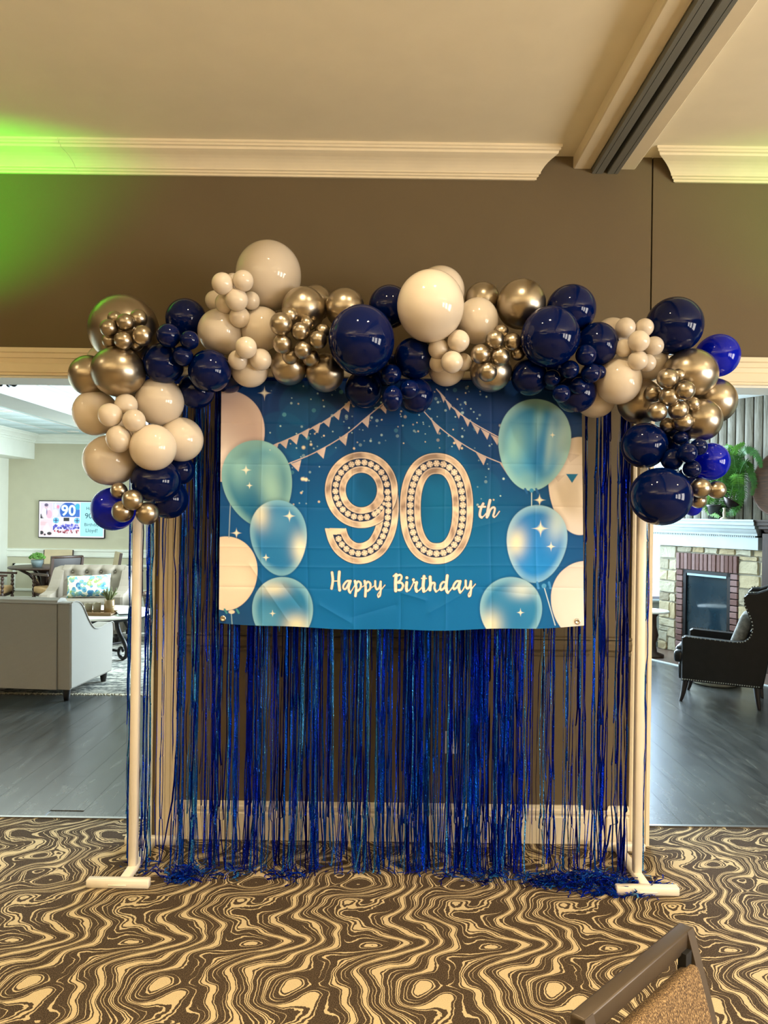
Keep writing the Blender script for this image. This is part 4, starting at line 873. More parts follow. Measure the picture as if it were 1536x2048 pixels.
# ---- tufted armchair
ac = empty('tufted_armchair', (-3.80, 9.96, 0.012), R(8)); tag(ac, 'taupe button-tufted armchair with swooping arms facing the sofa', 'armchair')
W2 = 0.50
silA = [(-0.42, 0.12), (0.36, 0.12), (0.44, 0.55), (0.42, 0.87), (0.36, 0.905), (0.28, 0.905), (0.20, 0.86), (0.10, 0.76), (0.0, 0.68), (-0.14, 0.63), (-0.30, 0.615), (-0.40, 0.61), (-0.44, 0.58)]
arm('arm', -W2, -W2 + 0.13, silA, M_CHAIRF, ac, 0.03); arm('arm', W2 - 0.13, W2, silA, M_CHAIRF, ac, 0.03)
NX2, NZ2 = 40, 26; vs = []; btn = []
rows_ = [0.84, 0.72]
for rI, zz in enumerate(rows_):
    for k in range(4 if rI == 0 else 3): btn.append((-0.27 + 0.18 * k + (0.09 if rI else 0), zz))
for j in range(NZ2 + 1):
    for i in range(NX2 + 1):
        x = -W2 + 0.11 + (2 * W2 - 0.22) * i / NX2; z = 0.40 + 0.53 * j / NZ2; y = 0.20 + 0.14 * (z - 0.4)
        bulge = 0.05
        for bx, bz in btn:
            d = math.hypot(x - bx, z - bz); bulge -= 0.055 * math.exp(-(d / 0.045) ** 2)
            if z > bz and bz == 0.84: bulge -= 0.02 * math.exp(-((x - bx) / 0.014) ** 2)
            if z < bz and bz == 0.84: bulge -= 0.018 * math.exp(-((abs(x - bx) - (bz - z) * 0.7) / 0.015) ** 2) * (1 if bz - z < 0.13 else 0)
        if z > 0.88: y += (z - 0.88) * 2.0
        vs.append((x, y - bulge, z))
mb = MB(); mb.add(vs, [(j * (NX2 + 1) + i, j * (NX2 + 1) + i + 1, (j + 1) * (NX2 + 1) + i + 1, (j + 1) * (NX2 + 1) + i) for j in range(NZ2) for i in range(NX2)], True)
tb = mb.build('tufted_backrest', M_CHAIRF, ac)
for bx, bz in btn: MB().lathe([(0.0, 0.008), (0.012, 0.005), (0.014, 0), (0.0, -0.004)], n=10, M=Matrix.Translation((bx, 0.20 + 0.14 * (bz - .4) + 0.0, bz)) @ Matrix.Rotation(R(90), 4, 'X')).build('button', M_CHAIRF, tb)
MB().rbox(-W2 + 0.02, W2 - 0.02, 0.30, 0.44, 0.12, 0.915, 0.03).build('back_shell', M_CHAIRF, ac)
MB().rbox(-W2 + 0.12, W2 - 0.12, -0.40, 0.32, 0.12, 0.40, 0.02).build('seat_base', M_CHAIRF, ac)
MB().rbox(-W2 + 0.13, W2 - 0.13, -0.44, 0.26, 0.40, 0.54, 0.045, 3).build('seat_cushion', M_CHAIRF, ac)
for x in (-0.42, 0.42):
    for y in (-0.36, 0.36): MB().lathe([(0.02, 0), (0.03, 0.12)], (x, y, 0), 10).build('leg', M_LEG, ac)
# ---- floral pillow
t = NT('floral_print'); co = t.coord(); vo = t.n.new('ShaderNodeTexVoronoi'); vo.inputs['Scale'].default_value = 19; t.l(co, vo.inputs[0]); n_ = t.noise(co, 9, 3, .6)
fl_ = t.ramp(n_, [(0.38, lin((40, 100, 150))), (0.48, lin((110, 170, 190))), (0.58, lin((150, 170, 80))), (0.66, lin((200, 214, 160)))])
t.l(t.mix(t.math('LESS_THAN', vo.outputs['Distance'], 0.58), lin((224, 226, 208)), fl_), t.b.inputs['Base Color']); t.set(Roughness=0.8)
pi = MB(); n = 14; vs = []
for sd_ in (-1, 1):
    for j in range(n + 1):
        for i in range(n + 1):
            x, z = -1 + 2 * i / n, -1 + 2 * j / n; th_ = 0.075 * ((1 - x ** 4) * (1 - z ** 4)) ** 0.5; k = 1 - 0.06 * (1 - abs(x)) * abs(z)
            vs.append((x * 0.27 * (1 - 0.04 * (1 - z * z)), sd_ * th_, z * 0.145 * (1 - 0.06 * (1 - x * x))))
m2 = (n + 1) ** 2
pi.add(vs, [(o_ + j * (n + 1) + i, o_ + j * (n + 1) + i + 1, o_ + (j + 1) * (n + 1) + i + 1, o_ + (j + 1) * (n + 1) + i) for o_ in (0, m2) for j in range(n) for i in range(n)], True)
po = pi.build('throw_pillow', t.m); po.location = (-3.77, 9.87, 0.70); po.rotation_euler = (R(-16), R(-3), R(8)); tag(po, 'blue and green floral throw pillow on the tufted armchair', 'pillow')

# ---- coffee table with iron scroll base
ct = empty('coffee_table', (-3.28, 8.85, 0.012)); tag(ct, 'round white stone coffee table on a black iron scroll base', 'coffee table')
MB().lathe([(0, 0.470), (0.60, 0.470), (0.62, 0.478), (0.62, 0.494), (0.60, 0.50), (0, 0.50)], n=48).build('tabletop', mat('white_stone', (226, 224, 212), 0.25, var=0.05), ct)
MB().lathe([(0.50, 0.44), (0.56, 0.44), (0.56, 0.47), (0.50, 0.47)], n=40).build('apron_ring', M_IRON, ct)
for a in (-35, 55, 145, 235):
    c_, s_ = math.cos(R(a)), math.sin(R(a))
    pts = [(0.36, 0.45), (0.38, 0.36), (0.43, 0.27), (0.50, 0.20), (0.545, 0.12), (0.54, 0.055), (0.49, 0.02), (0.43, 0.035), (0.405, 0.085), (0.43, 0.13), (0.475, 0.125), (0.485, 0.09)]
    MB().tube(cr([(r_ * c_, r_ * s_, z) for r_, z in pts], 5), [0.028 - 0.014 * i / 55 for i in range(56)], 8).build('scroll_leg', M_IRON, ct)
MB().tube([(0.42 * math.cos(R(55)), 0.42 * math.sin(R(55)), 0.10), (0.42 * math.cos(R(235)), 0.42 * math.sin(R(235)), 0.10)], 0.014).build('stretcher', M_IRON, ct)
MB().tube([(0.42 * math.cos(R(-35)), 0.42 * math.sin(R(-35)), 0.09), (0.42 * math.cos(R(145)), 0.42 * math.sin(R(145)), 0.09)], 0.014).build('stretcher', M_IRON, ct)
TZ = 0.512
try_ = empty('wooden_tray', (-3.16, 8.58, TZ)); tag(try_, 'small brown wooden tray holding candle glasses on the coffee table', 'tray')
M_TRAY = mat('tray_wood', (120, 92, 58), 0.5, var=0.2)
MB().rbox(-0.19, 0.17, -0.11, 0.11, 0, 0.02, 0.004, 1).build('tray_base', M_TRAY, try_)
for y in (-0.11, 0.10): MB().rbox(-0.19, 0.17, y, y + 0.01, 0.02, 0.04, 0.003, 1).build('tray_rim', M_TRAY, try_)
t = NT('amber_glass'); t.set(Roughness=0.05); t.b.inputs['Base Color'].default_value = (*lin((206, 190, 150)), 1); t.b.inputs['Transmission Weight'].default_value = 0.75; M_GLASS = t.m
for i, (dx, h) in enumerate(((-0.11, 0.11), (-0.015, 0.12))):
    g_ = empty('candle_glass', (-3.16 + dx, 8.56, TZ + 0.02)); tag(g_, 'clear glass tumbler with a candle standing on the wooden tray', 'candle glass', 'candle glasses on the tray')
    MB().lathe([(0.0, 0.004), (0.036, 0.004), (0.040, h), (0.044, h), (0.040, 0), (0.0, 0)], n=18).build('glass', M_GLASS, g_)
    MB().lathe([(0, 0.006), (0.032, 0.006), (0.032, h * 0.55), (0, h * 0.55)], n=14).build('wax', mat('candle_wax', (232, 224, 196), 0.5), g_)
vz = empty('glass_vase', (-3.055, 8.60, TZ + 0.02)); tag(vz, 'amber glass vase of dry green sprigs on the coffee table', 'vase')
MB().lathe([(0.0, 0.004), (0.052, 0.004), (0.052, 0.15), (0.056, 0.15), (0.056, 0), (0.0, 0)], n=18).build('glass', mat('brown_glass', (128, 104, 66), 0.15, var=0.2), vz)
M_SPRIG = mat('dry_sprig', (88, 92, 48), 0.8, var=0.3)
for k in range(16):
    a = random.uniform(0, 6.28); e = random.uniform(0.03, 0.11)
    MB().tube(cr([(0, 0, 0.1), (e * 0.5 * math.cos(a), e * 0.5 * math.sin(a), 0.19), (e * math.cos(a), e * math.sin(a), 0.20 + random.random() * 0.09)], 3), [0.004, 0.006, 0.008, 0.011, 0.012, 0.009, 0.003], 5).build('sprig', M_SPRIG, vz)
for k, (z, rz, c) in enumerate(((0.0, 18, (206, 222, 226)), (0.016, 26, (34, 36, 38)))):
    bk_ = empty('magazine', (-2.86, 8.62, TZ + z), R(rz)); tag(bk_, ('pale blue magazine lying at the bottom of the stack' if k == 0 else 'dark magazine with white cover on top of the stack') + ' on the coffee table', 'magazine')
    MB().rbox(-0.105, 0.105, -0.14, 0.14, 0, 0.012, 0.002, 1).build('pages', mat('magazine_%d' % k, c, 0.4), bk_)
    MB().rbox(-0.107, 0.107, -0.142, 0.142, 0.012, 0.015, 0.001, 1).build('cover', mat('magazine_cover_%d' % k, (228, 234, 232) if k else (210, 226, 232), 0.3), bk_)
# ---- wicker chair behind the table
t = NT('dark_wicker'); co = t.coord(); ck = t.n.new('ShaderNodeTexChecker'); ck.inputs['Scale'].default_value = 46; t.l(co, ck.inputs[0])
t.l(t.mix(ck.outputs['Fac'], lin((40, 36, 30)), lin((112, 104, 84))), t.b.inputs['Base Color']); t.set(Roughness=0.6); t.bump(ck.outputs['Fac'], 0.6, 0.006); M_WICK = t.m
wk = empty('wicker_tub_chair', (-2.66, 9.98, 0.012), R(0)); tag(wk, 'low dark woven wicker tub chair behind the round coffee table', 'wicker chair')
mb = MB(); mb.lathe([(0.34, 0.06), (0.37, 0.20), (0.40, 0.40), (0.43, 0.56), (0.44, 0.60), (0.41, 0.60), (0.37, 0.40), (0.33, 0.36)], n=36); mb.build('woven_shell', M_WICK, wk)
MB().lathe([(0.0, 0.36), (0.34, 0.36), (0.36, 0.40), (0.33, 0.44), (0.0, 0.45)], n=30).build('seat_cushion', M_CHAIRF, wk)
MB().tube([(0.43 * math.cos(a), 0.43 * math.sin(a), 0.60) for a in np.linspace(0, 6.283, 37)], 0.018, 8).build('rim', M_DARKWOOD, wk)
MB().lathe([(0.30, 0.0), (0.34, 0.0), (0.35, 0.06), (0.30, 0.06)], n=30).build('plinth', M_DARKWOOD, wk)

# ---- games table with turned-leg chairs and plant
tb_ = empty('round_side_table', (-5.30, 12.05, 0)); tag(tb_, 'round dark wood table by the far wall holding a small green plant', 'table')
MB().lathe([(0, 0.745), (0.50, 0.745), (0.525, 0.755), (0.525, 0.775), (0.51, 0.78), (0, 0.78)], n=40).build('tabletop', M_DARKWOOD, tb_)
MB().lathe([(0.10, 0.05), (0.05, 0.12), (0.07, 0.30), (0.045, 0.45), (0.06, 0.60), (0.12, 0.745)], n=16).build('pedestal', M_DARKWOOD, tb_)
for a in (35, 145, 215, 325):
    c_, s_ = math.cos(R(a)), math.sin(R(a)); MB().tube([(0.05 * c_, 0.05 * s_, 0.45), (0.22 * c_, 0.22 * s_, 0.66), (0.36 * c_, 0.36 * s_, 0.74)], 0.022).build('brace', M_DARKWOOD, tb_)
    MB().tube([(0.05 * c_, 0.05 * s_, 0.14), (0.25 * c_, 0.25 * s_, 0.07), (0.36 * c_, 0.36 * s_, 0.02)], 0.026).build('foot', M_DARKWOOD, tb_)
pl_ = empty('potted_plant', (-5.33, 11.86, 0.78)); tag(pl_, 'small round green plant in a grey pot on the dark round table', 'potted plant')
MB().lathe([(0.0, 0), (0.06, 0), (0.085, 0.06), (0.09, 0.11), (0.08, 0.11), (0.075, 0.10), (0, 0.10)], n=20).build('pot', mat('grey_pot', (108, 124, 126), 0.5), pl_)
lf = MB()
for k in range(420):
    a = random.uniform(0, 6.28); e = random.uniform(0.0, 1.5); r_ = 0.075 + random.random() * 0.035
    c0 = Vector((r_ * 1.15 * math.cos(a) * math.sin(e), r_ * 1.15 * math.sin(a) * math.sin(e), 0.12 + r_ * 0.9 * math.cos(e)))
    d1_ = Vector((random.gauss(0, 1), random.gauss(0, 1), random.gauss(0.4, 1))).normalized(); d2_ = d1_.orthogonal().normalized()
    lf.add([c0 - d1_ * 0.018, c0 + d2_ * 0.009, c0 + d1_ * 0.018, c0 - d2_ * 0.009], [(0, 1, 2, 3)])
tag(lf.build('foliage', mat('moss_green', (96, 148, 58), 0.7, var=0.3), pl_), kind='stuff')
def spindle(x, y, z0, z1):
    n_ = max(3, int((z1 - z0) / 0.055)); pr = []
    for i in range(n_):
        z = z0 + (z1 - z0) * i / n_; h = (z1 - z0) / n_
        pr += [(0.014, z), (0.024, z + h * 0.3), (0.024, z + h * 0.6), (0.014, z + h * 0.95)]
    return MB().lathe(pr + [(0.02, z1)], (x, y, 0), 10)
def dchair(loc, rz, label, backm, group=None):
    """front towards local -y"""
    d = empty('dining_chair', loc, R(rz)); tag(d, label, 'chair', group)
    MB().rbox(-0.25, 0.25, -0.25, 0.23, 0.44, 0.54, 0.035, 3).build('seat', M_TAN, d)
    MB().rbox(-0.24, 0.24, -0.23, 0.23, 0.40, 0.45, 0.006, 1).build('seat_frame', M_DARKWOOD, d)
    for x in (-0.24, 0.24):
        spindle(x, -0.24, 0.0, 0.70).build('turned_leg', M_DARKWOOD, d)
        MB().bar((x, 0.22, 0.0), (x * 0.95, 0.24, 0.44), 0.04, 0.04, (0, 1, 0)).build('rear_leg', M_DARKWOOD, d)
        MB().bar((x * 0.92, 0.23, 0.44), (x * 0.92, 0.31, 0.98), 0.035, 0.045, (0, 1, 0)).build('back_post', M_DARKWOOD, d)
        ar = MB().bar((x, -0.30, 0.715), (x, 0.27, 0.73), 0.05, 0.03).build('armrest', M_DARKWOOD, d)
        MB().bar((x, -0.24, 0.13), (x, 0.22, 0.13), 0.025, 0.03).build('side_stretcher', M_DARKWOOD, d)
    MB().bar((-0.24, 0.0, 0.13), (0.24, 0.0, 0.13), 0.025, 0.03).build('stretcher', M_DARKWOOD, d)
    Mx = Matrix.Translation((0, 0.27, 0.78)) @ Matrix.Rotation(R(-8.5), 4, 'X')
    b = MB().rbox(-0.225, 0.225, -0.02, 0.02, -0.19, 0.21, 0.012, 2, M=Mx).build('backrest', backm, d)
    if backm is M_LEATH:
        for q in ((-0.235, 0.235, -0.026, 0.026, 0.195, 0.225), (-0.235, 0.235, -0.026, 0.026, -0.21, -0.18)): MB().rbox(*q, 0.004, 1, M=Mx).build('back_rail', M_DARKWOOD, d)
    return d
M_LEATH = mat('black_leather_back', (38, 34, 32), 0.45, var=0.2)
dchair((-4.80, 11.35, 0), -132, 'dark-backed wooden dining chair with tan seat beside the tufted armchair', M_LEATH)
dchair((-5.72, 11.2, 0), 100, 'wooden armchair with turned legs and tan seat against the white pillar', M_BEIGE)
dchair((-5.45, 12.75, 0), 10, 'beige-backed dining chair on the wall side of the round table', M_BEIGE)
dchair((-4.60, 12.45, 0), -62, 'pale beige chair back rising behind the tufted armchair', M_BEIGE)

# ---- television with a slide show
tvp = at(143, 1039, FY - 0.06); TVW, TVH = 1.13, 0.635
tv = empty('television', (tvp.x, FY, tvp.z)); tag(tv, 'flat wall television showing a birthday slide with 90 and photos', 'television')
MB().rbox(-TVW / 2, TVW / 2, -0.055, -0.015, -TVH / 2, TVH / 2, 0.006, 2).build('casing', M_IRON, tv)
MB().box(-0.15, 0.15, -0.016, 0.0, -0.12, 0.12).build('wall_mount', M_IRON, tv)
nx, ny = 260, 146; ii = np.zeros((ny, nx, 3)); XX, YY = np.meshgrid(np.linspace(0, 1, nx), np.linspace(0, 1, ny))    # YY downwards
ii[:] = srgb((246, 244, 252))
def rect(x0, x1, y0, y1, c): 
    m = (XX >= x0) & (XX < x1) & (YY >= y0) & (YY < y1); ii[m] = srgb(c); return m
def blob(cx, cy, rx, ry, c, clip=None, soft=0.25):
    d = np.hypot((XX - cx) / rx, (YY - cy) / ry); a = np.clip((1 - d) / soft, 0, 1)
    if clip is not None: a = a * clip
    ii[:] = ii * (1 - a[..., None]) + srgb(c) * a[..., None]
m = rect(.02, .205, .03, .48, (232, 224, 246)); blob(.03, .46, .06, .12, (30, 26, 40), m); blob(.11, .33, .085, .2, (246, 240, 250), m); blob(.155, .36, .05, .14, (246, 196, 216), m); blob(.11, .14, .032, .085, (226, 200, 214), m); blob(.11, .10, .034, .05, (100, 90, 120), m); blob(.118, .30, .008, .1, (120, 110, 160), m)
m = rect(.02, .205, .51, .96, (248, 226, 234)); blob(.05, .62, .1, .06, (236, 206, 214), m); blob(.125, .66, .03, .07, (240, 232, 240), m); blob(.12, .8, .06, .14, (250, 250, 252), m); blob(.04, .88, .035, .06, (34, 26, 40), m); blob(.16, .9, .04, .05, (40, 30, 44), m); blob(.09, .93, .02, .03, (30, 26, 40), m)
m = rect(.215, .625, .03, .43, (214, 224, 246)); blob(.45, .27, .14, .27, (22, 96, 200), m, .1); blob(.60, .33, .06, .14, (30, 110, 210), m); blob(.59, .14, .045, .1, (40, 190, 226), m); blob(.25, .32, .05, .12, (246, 244, 252), m); blob(.29, .15, .025, .06, (240, 150, 190), m); blob(.25, .12, .02, .08, (250, 250, 250), m)
m = rect(.215, .625, .45, .96, (246, 240, 250)); 
for x in (.26, .585): blob(x, .53, .05, .09, (120, 210, 246), m, .1); blob(x, .53, .05, .012, (20, 60, 120), m, .2); blob(x, .53, .008, .09, (20, 60, 120), m, .2)
rect(.375, .465, .455, .55, (14, 14, 24))
rj = np.random.default_rng(3)
for k in range(60): blob(rj.uniform(.22, .62), rj.uniform(.64, .78), .018, .035, [(70, 80, 210), (120, 120, 230), (40, 50, 170), (200, 200, 250)][k % 4], m)
for k in range(34): blob(rj.uniform(.24, .60), rj.uniform(.80, .88), .012, .03, [(190, 40, 70), (120, 20, 50), (250, 210, 220)][k % 3], m)
rect(.635, .985, .02, .97, (168, 240, 244))
tm_ = bpy.data.meshes.new('screen'); nv = nx * ny; tm_.vertices.add(nv)
c3 = np.stack([(XX - .5) * (TVW - 0.024), np.full_like(XX, -0.0565), (.5 - YY) * (TVH - 0.03)], -1).reshape(-1, 3); tm_.vertices.foreach_set('co', c3.astype(np.float32).ravel())
I = np.arange(nv).reshape(ny, nx); qd = np.stack([I[:-1, :-1], I[1:, :-1], I[1:, 1:], I[:-1, 1:]], -1).reshape(-1); nf = len(qd) // 4
tm_.loops.add(len(qd)); tm_.loops.foreach_set('vertex_index', qd.astype(np.int32)); tm_.polygons.add(nf); tm_.polygons.foreach_set('loop_start', (np.arange(nf) * 4).astype(np.int32)); tm_.update(calc_edges=True)
ca = tm_.color_attributes.new('print', 'FLOAT_COLOR', 'POINT'); ca.data.foreach_set('color', np.concatenate([ii.reshape(-1, 3), np.ones((nv, 1))], 1).astype(np.float32).ravel())
t = NT('lit_screen'); q = t.n.new('ShaderNodeVertexColor'); q.layer_name = 'print'; t.b.inputs['Base Color'].default_value = (0.02, 0.02, 0.02, 1); t.l(q.outputs[0], t.b.inputs['Emission Color']); t.b.inputs['Emission Strength'].default_value = 1.0; t.set(Roughness=0.3); tm_.materials.append(t.m)
scr = link('screen', tm_, tv)
def text(s_, x, z, size, c, par, y, name='lettering', bold=0.0):
    cu = bpy.data.curves.new(name, 'FONT'); cu.body = s_; cu.size = size; cu.align_x = 'CENTER'; cu.align_y = 'CENTER'; cu.offset = bold; cu.resolution_u = 3
    o = bpy.data.objects.new(name, cu); COL.objects.link(o); dg = bpy.context.evaluated_depsgraph_get(); dg.update(); me_ = bpy.data.meshes.new_from_object(o.evaluated_get(dg))
    bpy.data.objects.remove(o); o = link(name, me_, par); me_.materials.clear(); me_.materials.append(c); o.location = (x, y, z); o.rotation_euler = (R(90), 0, 0); return o
M_TXT = mat('screen_text', (30, 80, 100), 0.6); M_90 = emit('screen_90', (190, 226, 250), 1.0)
text('90', -0.055, 0.145, 0.25, M_90, scr, -0.0575, bold=0.006)
tx0 = (0.81 - 0.5) * (TVW - 0.024)
text('Happy', tx0, 0.19, 0.075, M_TXT, scr, -0.0575); text('90th', tx0, 0.06, 0.13, M_TXT, scr, -0.0575); text('Birthday', tx0, -0.085, 0.075, M_TXT, scr, -0.0575); text('Lloyd!', tx0, -0.185, 0.085, M_TXT, scr, -0.0575)

# ---- black iron fixture peeping below the opening's header
fx = at(8, 765, 4.95)
cf = empty('iron_ceiling_fixture', (fx.x, 4.95, 2.79)); tag(cf, 'black wrought iron ceiling light with scrolled arms beyond the opening', 'ceiling light')
MB().lathe([(0.0, 0), (0.07, 0), (0.06, -0.03), (0.015, -0.04), (0.012, -0.16), (0.0, -0.17)], n=16).build('canopy', M_IRON, cf)
zb = fx.z - 2.79
for a in (0, 90, 180, 270, 45, 135, 225, 315):
    c_, s_ = math.cos(R(a)), math.sin(R(a)); pts = [(0.01, -0.12), (0.03, zb + 0.02), (0.06, zb - 0.012), (0.085, zb + 0.012), (0.10, zb + 0.03), (0.085, zb + 0.04), (0.075, zb + 0.028)]
    MB().tube(cr([(r_ * c_, r_ * s_, z) for r_, z in pts], 4), 0.009, 6).build('scroll_arm', M_IRON, cf)

# ================================================================== fireplace corner
FA = math.atan2(-0.885, 0.466)
def fp(name, label=None, cat=None):
    e = empty(name, (3.62, 9.90, 0), FA)
    if label: tag(e, label, cat)
    return e
# weathered boards of the wall above the mantel
bw = fp('wall_fireplace'); struct(bw)
MB().box(-0.03, 2.6, 0.0, 0.1, 0, 3.07).build('backing', M_BLACK, bw)
t = NT('whitewashed_board'); co = t.coord(); oi = t.n.new('ShaderNodeObjectInfo'); ad = t.n.new('ShaderNodeVectorMath'); ad.operation = 'ADD'; t.l(t.scale(co, (14, 14, 1.1)), ad.inputs[0])
cb2 = t.n.new('ShaderNodeCombineXYZ'); t.l(t.math('MULTIPLY', oi.outputs['Random'], 60), cb2.inputs[2]); t.l(cb2.outputs[0], ad.inputs[1])
g = t.noise(ad.outputs[0], 2.0, 5, 0.65, 1.2); t.l(t.ramp(g, [(0.3, lin((100, 92, 78))), (0.5, lin((148, 141, 126))), (0.75, lin((184, 180, 168)))]), t.b.inputs['Base Color']); t.set(Roughness=0.7); t.bump(g, 0.3, 0.006); M_BOARD = t.m
BWD = 0.118; bmh = MB().rbox(0.009, BWD - 0.009, -0.02, 0.0, 1.55, 3.07, 0.003, 1).mesh('board', M_BOARD)
for k in range(20):
    o = link('board', bmh, bw); o.location = (-0.03 + k * BWD, random.uniform(-0.003, 0.003), 0)
fpl = fp('fireplace', 'stone and brick fireplace with white mantel and dark glass front', 'fireplace')
# stones
t = NT('cut_sandstone'); co = t.coord(); oi = t.n.new('ShaderNodeObjectInfo'); n_ = t.noise(co, 16, 5, 0.7)
cA = t.ramp(oi.outputs['Random'], [(0.0, lin((176, 158, 118))), (0.35, lin((196, 182, 146))), (0.7, lin((188, 184, 160))), (1.0, lin((150, 138, 112)))])
t.l(t.mix(t.math('MULTIPLY', n_, 0.35), cA, lin((110, 100, 80))), t.b.inputs['Base Color']); t.set(Roughness=0.9); t.bump(n_, 0.6, 0.02); M_STONE = t.m
M_MORT = mat('mortar', (150, 146, 130), 0.95)
MB().box(-0.03, 0.26, -0.06, 0.0, 0, 1.33).build('mortar_bed', M_MORT, fpl); MB().box(1.135, 1.75, -0.06, 0.0, 0, 1.33).build('mortar_bed', M_MORT, fpl); MB().box(0.26, 1.135, -0.06, 0.0, 1.04, 1.33).build('mortar_bed', M_MORT, fpl)
def stone(x0, x1, z0, z1):
    g_ = 0.006; n = 5; vs = []; x0 += g_; x1 -= g_; z0 += g_; z1 -= g_; pr = random.uniform(0.018, 0.036); T = (0, .05, .3, .7, .95, 1)
    for j in range(n + 1):
        for i in range(n + 1):
            a, b = T[i], T[j]; e = min(a, 1 - a, b, 1 - b); h = 0.0 if e == 0 else pr * (0.8 + 0.2 * random.random())
            jx = random.gauss(0, 0.004); jz = random.gauss(0, 0.004)
            vs.append((x0 + (x1 - x0) * a + jx, -0.055 - h, z0 + (z1 - z0) * b + jz))
    mb = MB(); mb.add(vs, [(j * (n + 1) + i, j * (n + 1) + i + 1, (j + 1) * (n + 1) + i + 1, (j + 1) * (n + 1) + i) for j in range(n) for i in range(n)], False); mb.build('stone', M_STONE, fpl)
LS = [(-.03, .12, 0, .11), (.12, .25, 0, .17), (-.03, .12, .11, .24), (.12, .25, .17, .30), (-.03, .25, .30, .40), (-.03, .15, .24, .30), (.15, .25, .40, .62), (-.03, .15, .40, .62), (.15, .25, .62, .73), (-.03, .15, .62, .73), (-.03, .25, .73, .88), (-.03, .11, .88, 1.02), (.11, .25, .88, 1.02), (-.03, .13, 1.02, 1.16), (.13, .25, 1.02, 1.16), (-.03, .25, 1.16, 1.33)]
for q in LS: stone(*q)
for a, b in ((.25, .48), (.48, .66), (.66, .86), (.86, 1.1), (1.1, 1.32), (1.32, 1.75)): stone(a, b, 1.252, 1.33)
z = 0.0
while z < 1.25:
    h = random.choice((0.12, 0.16, 0.2)); h = min(h, 1.252 - z); c = random.uniform(1.3, 1.5); stone(1.14, c, z, z + h); stone(c, 1.75, z, z + h); z += h
    if 1.252 - z < 0.03: break
t = NT('red_brick'); co = t.coord(); oi = t.n.new('ShaderNodeObjectInfo'); n_ = t.noise(co, 40, 4, 0.7)
cA = t.ramp(oi.outputs['Random'], [(0.0, lin((104, 74, 66))), (0.5, lin((128, 98, 92))), (1.0, lin((146, 120, 116)))])
t.l(t.mix(t.math('MULTIPLY', n_, 0.4), cA, lin((84, 52, 46))), t.b.inputs['Base Color']); t.set(Roughness=0.9); t.bump(n_, 0.5, 0.01); M_BRICK = t.m
nb = 14; bh = 1.04 / nb
bmA = MB().rbox(0.0, 0.098, -0.085, -0.03, 0.005, bh - 0.005, 0.006, 1); bmA.sm = [False] * len(bmA.sm); bmA = bmA.mesh('brick', M_BRICK)
for x in (0.256, 1.036):
    for k in range(nb): o = link('brick', bmA, fpl); o.location = (x, random.uniform(-.004, .004), k * bh)
nt = 15; bwid = (1.136 - 0.256) / nt; bmB = MB().rbox(0.003, bwid - 0.003, -0.09, -0.03, 1.045, 1.245, 0.006, 1); bmB.sm = [False] * len(bmB.sm); bmB = bmB.mesh('brick', M_BRICK)
for k in range(nt): o = link('brick', bmB, fpl); o.location = (0.256 + k * bwid, random.uniform(-.004, .004), 0)
# firebox
M_FIREFRAME = mat('black_fire_frame', (22, 20, 20), 0.4, metal=0.4)
fb_ = MB(); fb_.box(0.356, 0.40, -0.075, -0.02, 0.0, 1.04); fb_.box(0.99, 1.034, -0.075, -0.02, 0.0, 1.04); fb_.box(0.356, 1.034, -0.075, -0.02, 1.0, 1.04); fb_.box(0.356, 1.034, -0.075, -0.02, 0.0, 0.10); fb_.build('fire_frame', M_FIREFRAME, fpl)
MB().box(0.42, 0.98, -0.078, -0.074, 0.975, 1.0).build('hood_strip', mat('pale_metal_strip', (150, 176, 182), 0.3, metal=0.7), fpl)
MB().box(0.40, 0.99, -0.05, -0.04, 0.10, 1.0).build('fire_glass', mat('dark_fire_glass', (30, 48, 58), 0.08, var=0.1, spec=0.9), fpl)
# mantel
M_MANT = mat('white_mantel', (186, 198, 198), 0.35, var=0.05)
mn = MB(); mn.box(-0.14, 1.42, -0.12, 0.0, 1.33, 1.47); mn.build('mantel_frieze', M_MANT, fpl)
MP = [(0.12, 1.485), (0.15, 1.49), (0.15, 1.51), (0.19, 1.535), (0.20, 1.56), (0.25, 1.57), (0.25, 1.60), (0.29, 1.61), (0.29, 1.645), (0.31, 1.65), (0.31, 1.67), (0, 1.67), (0, 1.485)]
MB().prism([(-p, z) for p, z in MP], 'x', [-0.14 - (p - .12) for p, z in MP], [1.42 - 0.0 + (p - .12) * .4 for p, z in MP]).build('mantel_shelf', M_MANT, fpl)
dm = MB().box(0, 0.014, -0.14, -0.12, 1.47, 1.487).mesh('dentil', M_MANT)
for k in range(58): o = link('dentil', dm, fpl); o.location = (-0.13 + k * 0.0265, 0, 0)
struct(MB().box(-0.35, 2.1, -0.75, -0.02, -0.008, 0.004).build('hearth', mat('brown_hearth_tile', (92, 74, 64), 0.3, var=0.2)))
bpy.data.objects['hearth'].location = (3.62, 9.90, 0); bpy.data.objects['hearth'].rotation_euler = (0, 0, FA)
m = MB().box(-0.35, 2.1, -0.80, -0.75, -0.006, 0.008).build('trim_21', M_MANT); struct(m); m.location = (3.62, 9.90, 0); m.rotation_euler = (0, 0, FA)
# dark bookcase beside the mantel
bc = fp('dark_bookcase', 'dark wood bookcase with moulded top at the end of the mantel', 'bookcase')
MB().box(1.56, 2.5, -0.24, -0.07, 0.0, 1.52).build('carcass', M_DARKWOOD, bc)
MB().prism([(-p + 0.02, z) for p, z in MP], 'x', [1.57 - (p - .12) * .5 for p, z in MP], 2.5).build('moulded_top', M_DARKWOOD, bc)
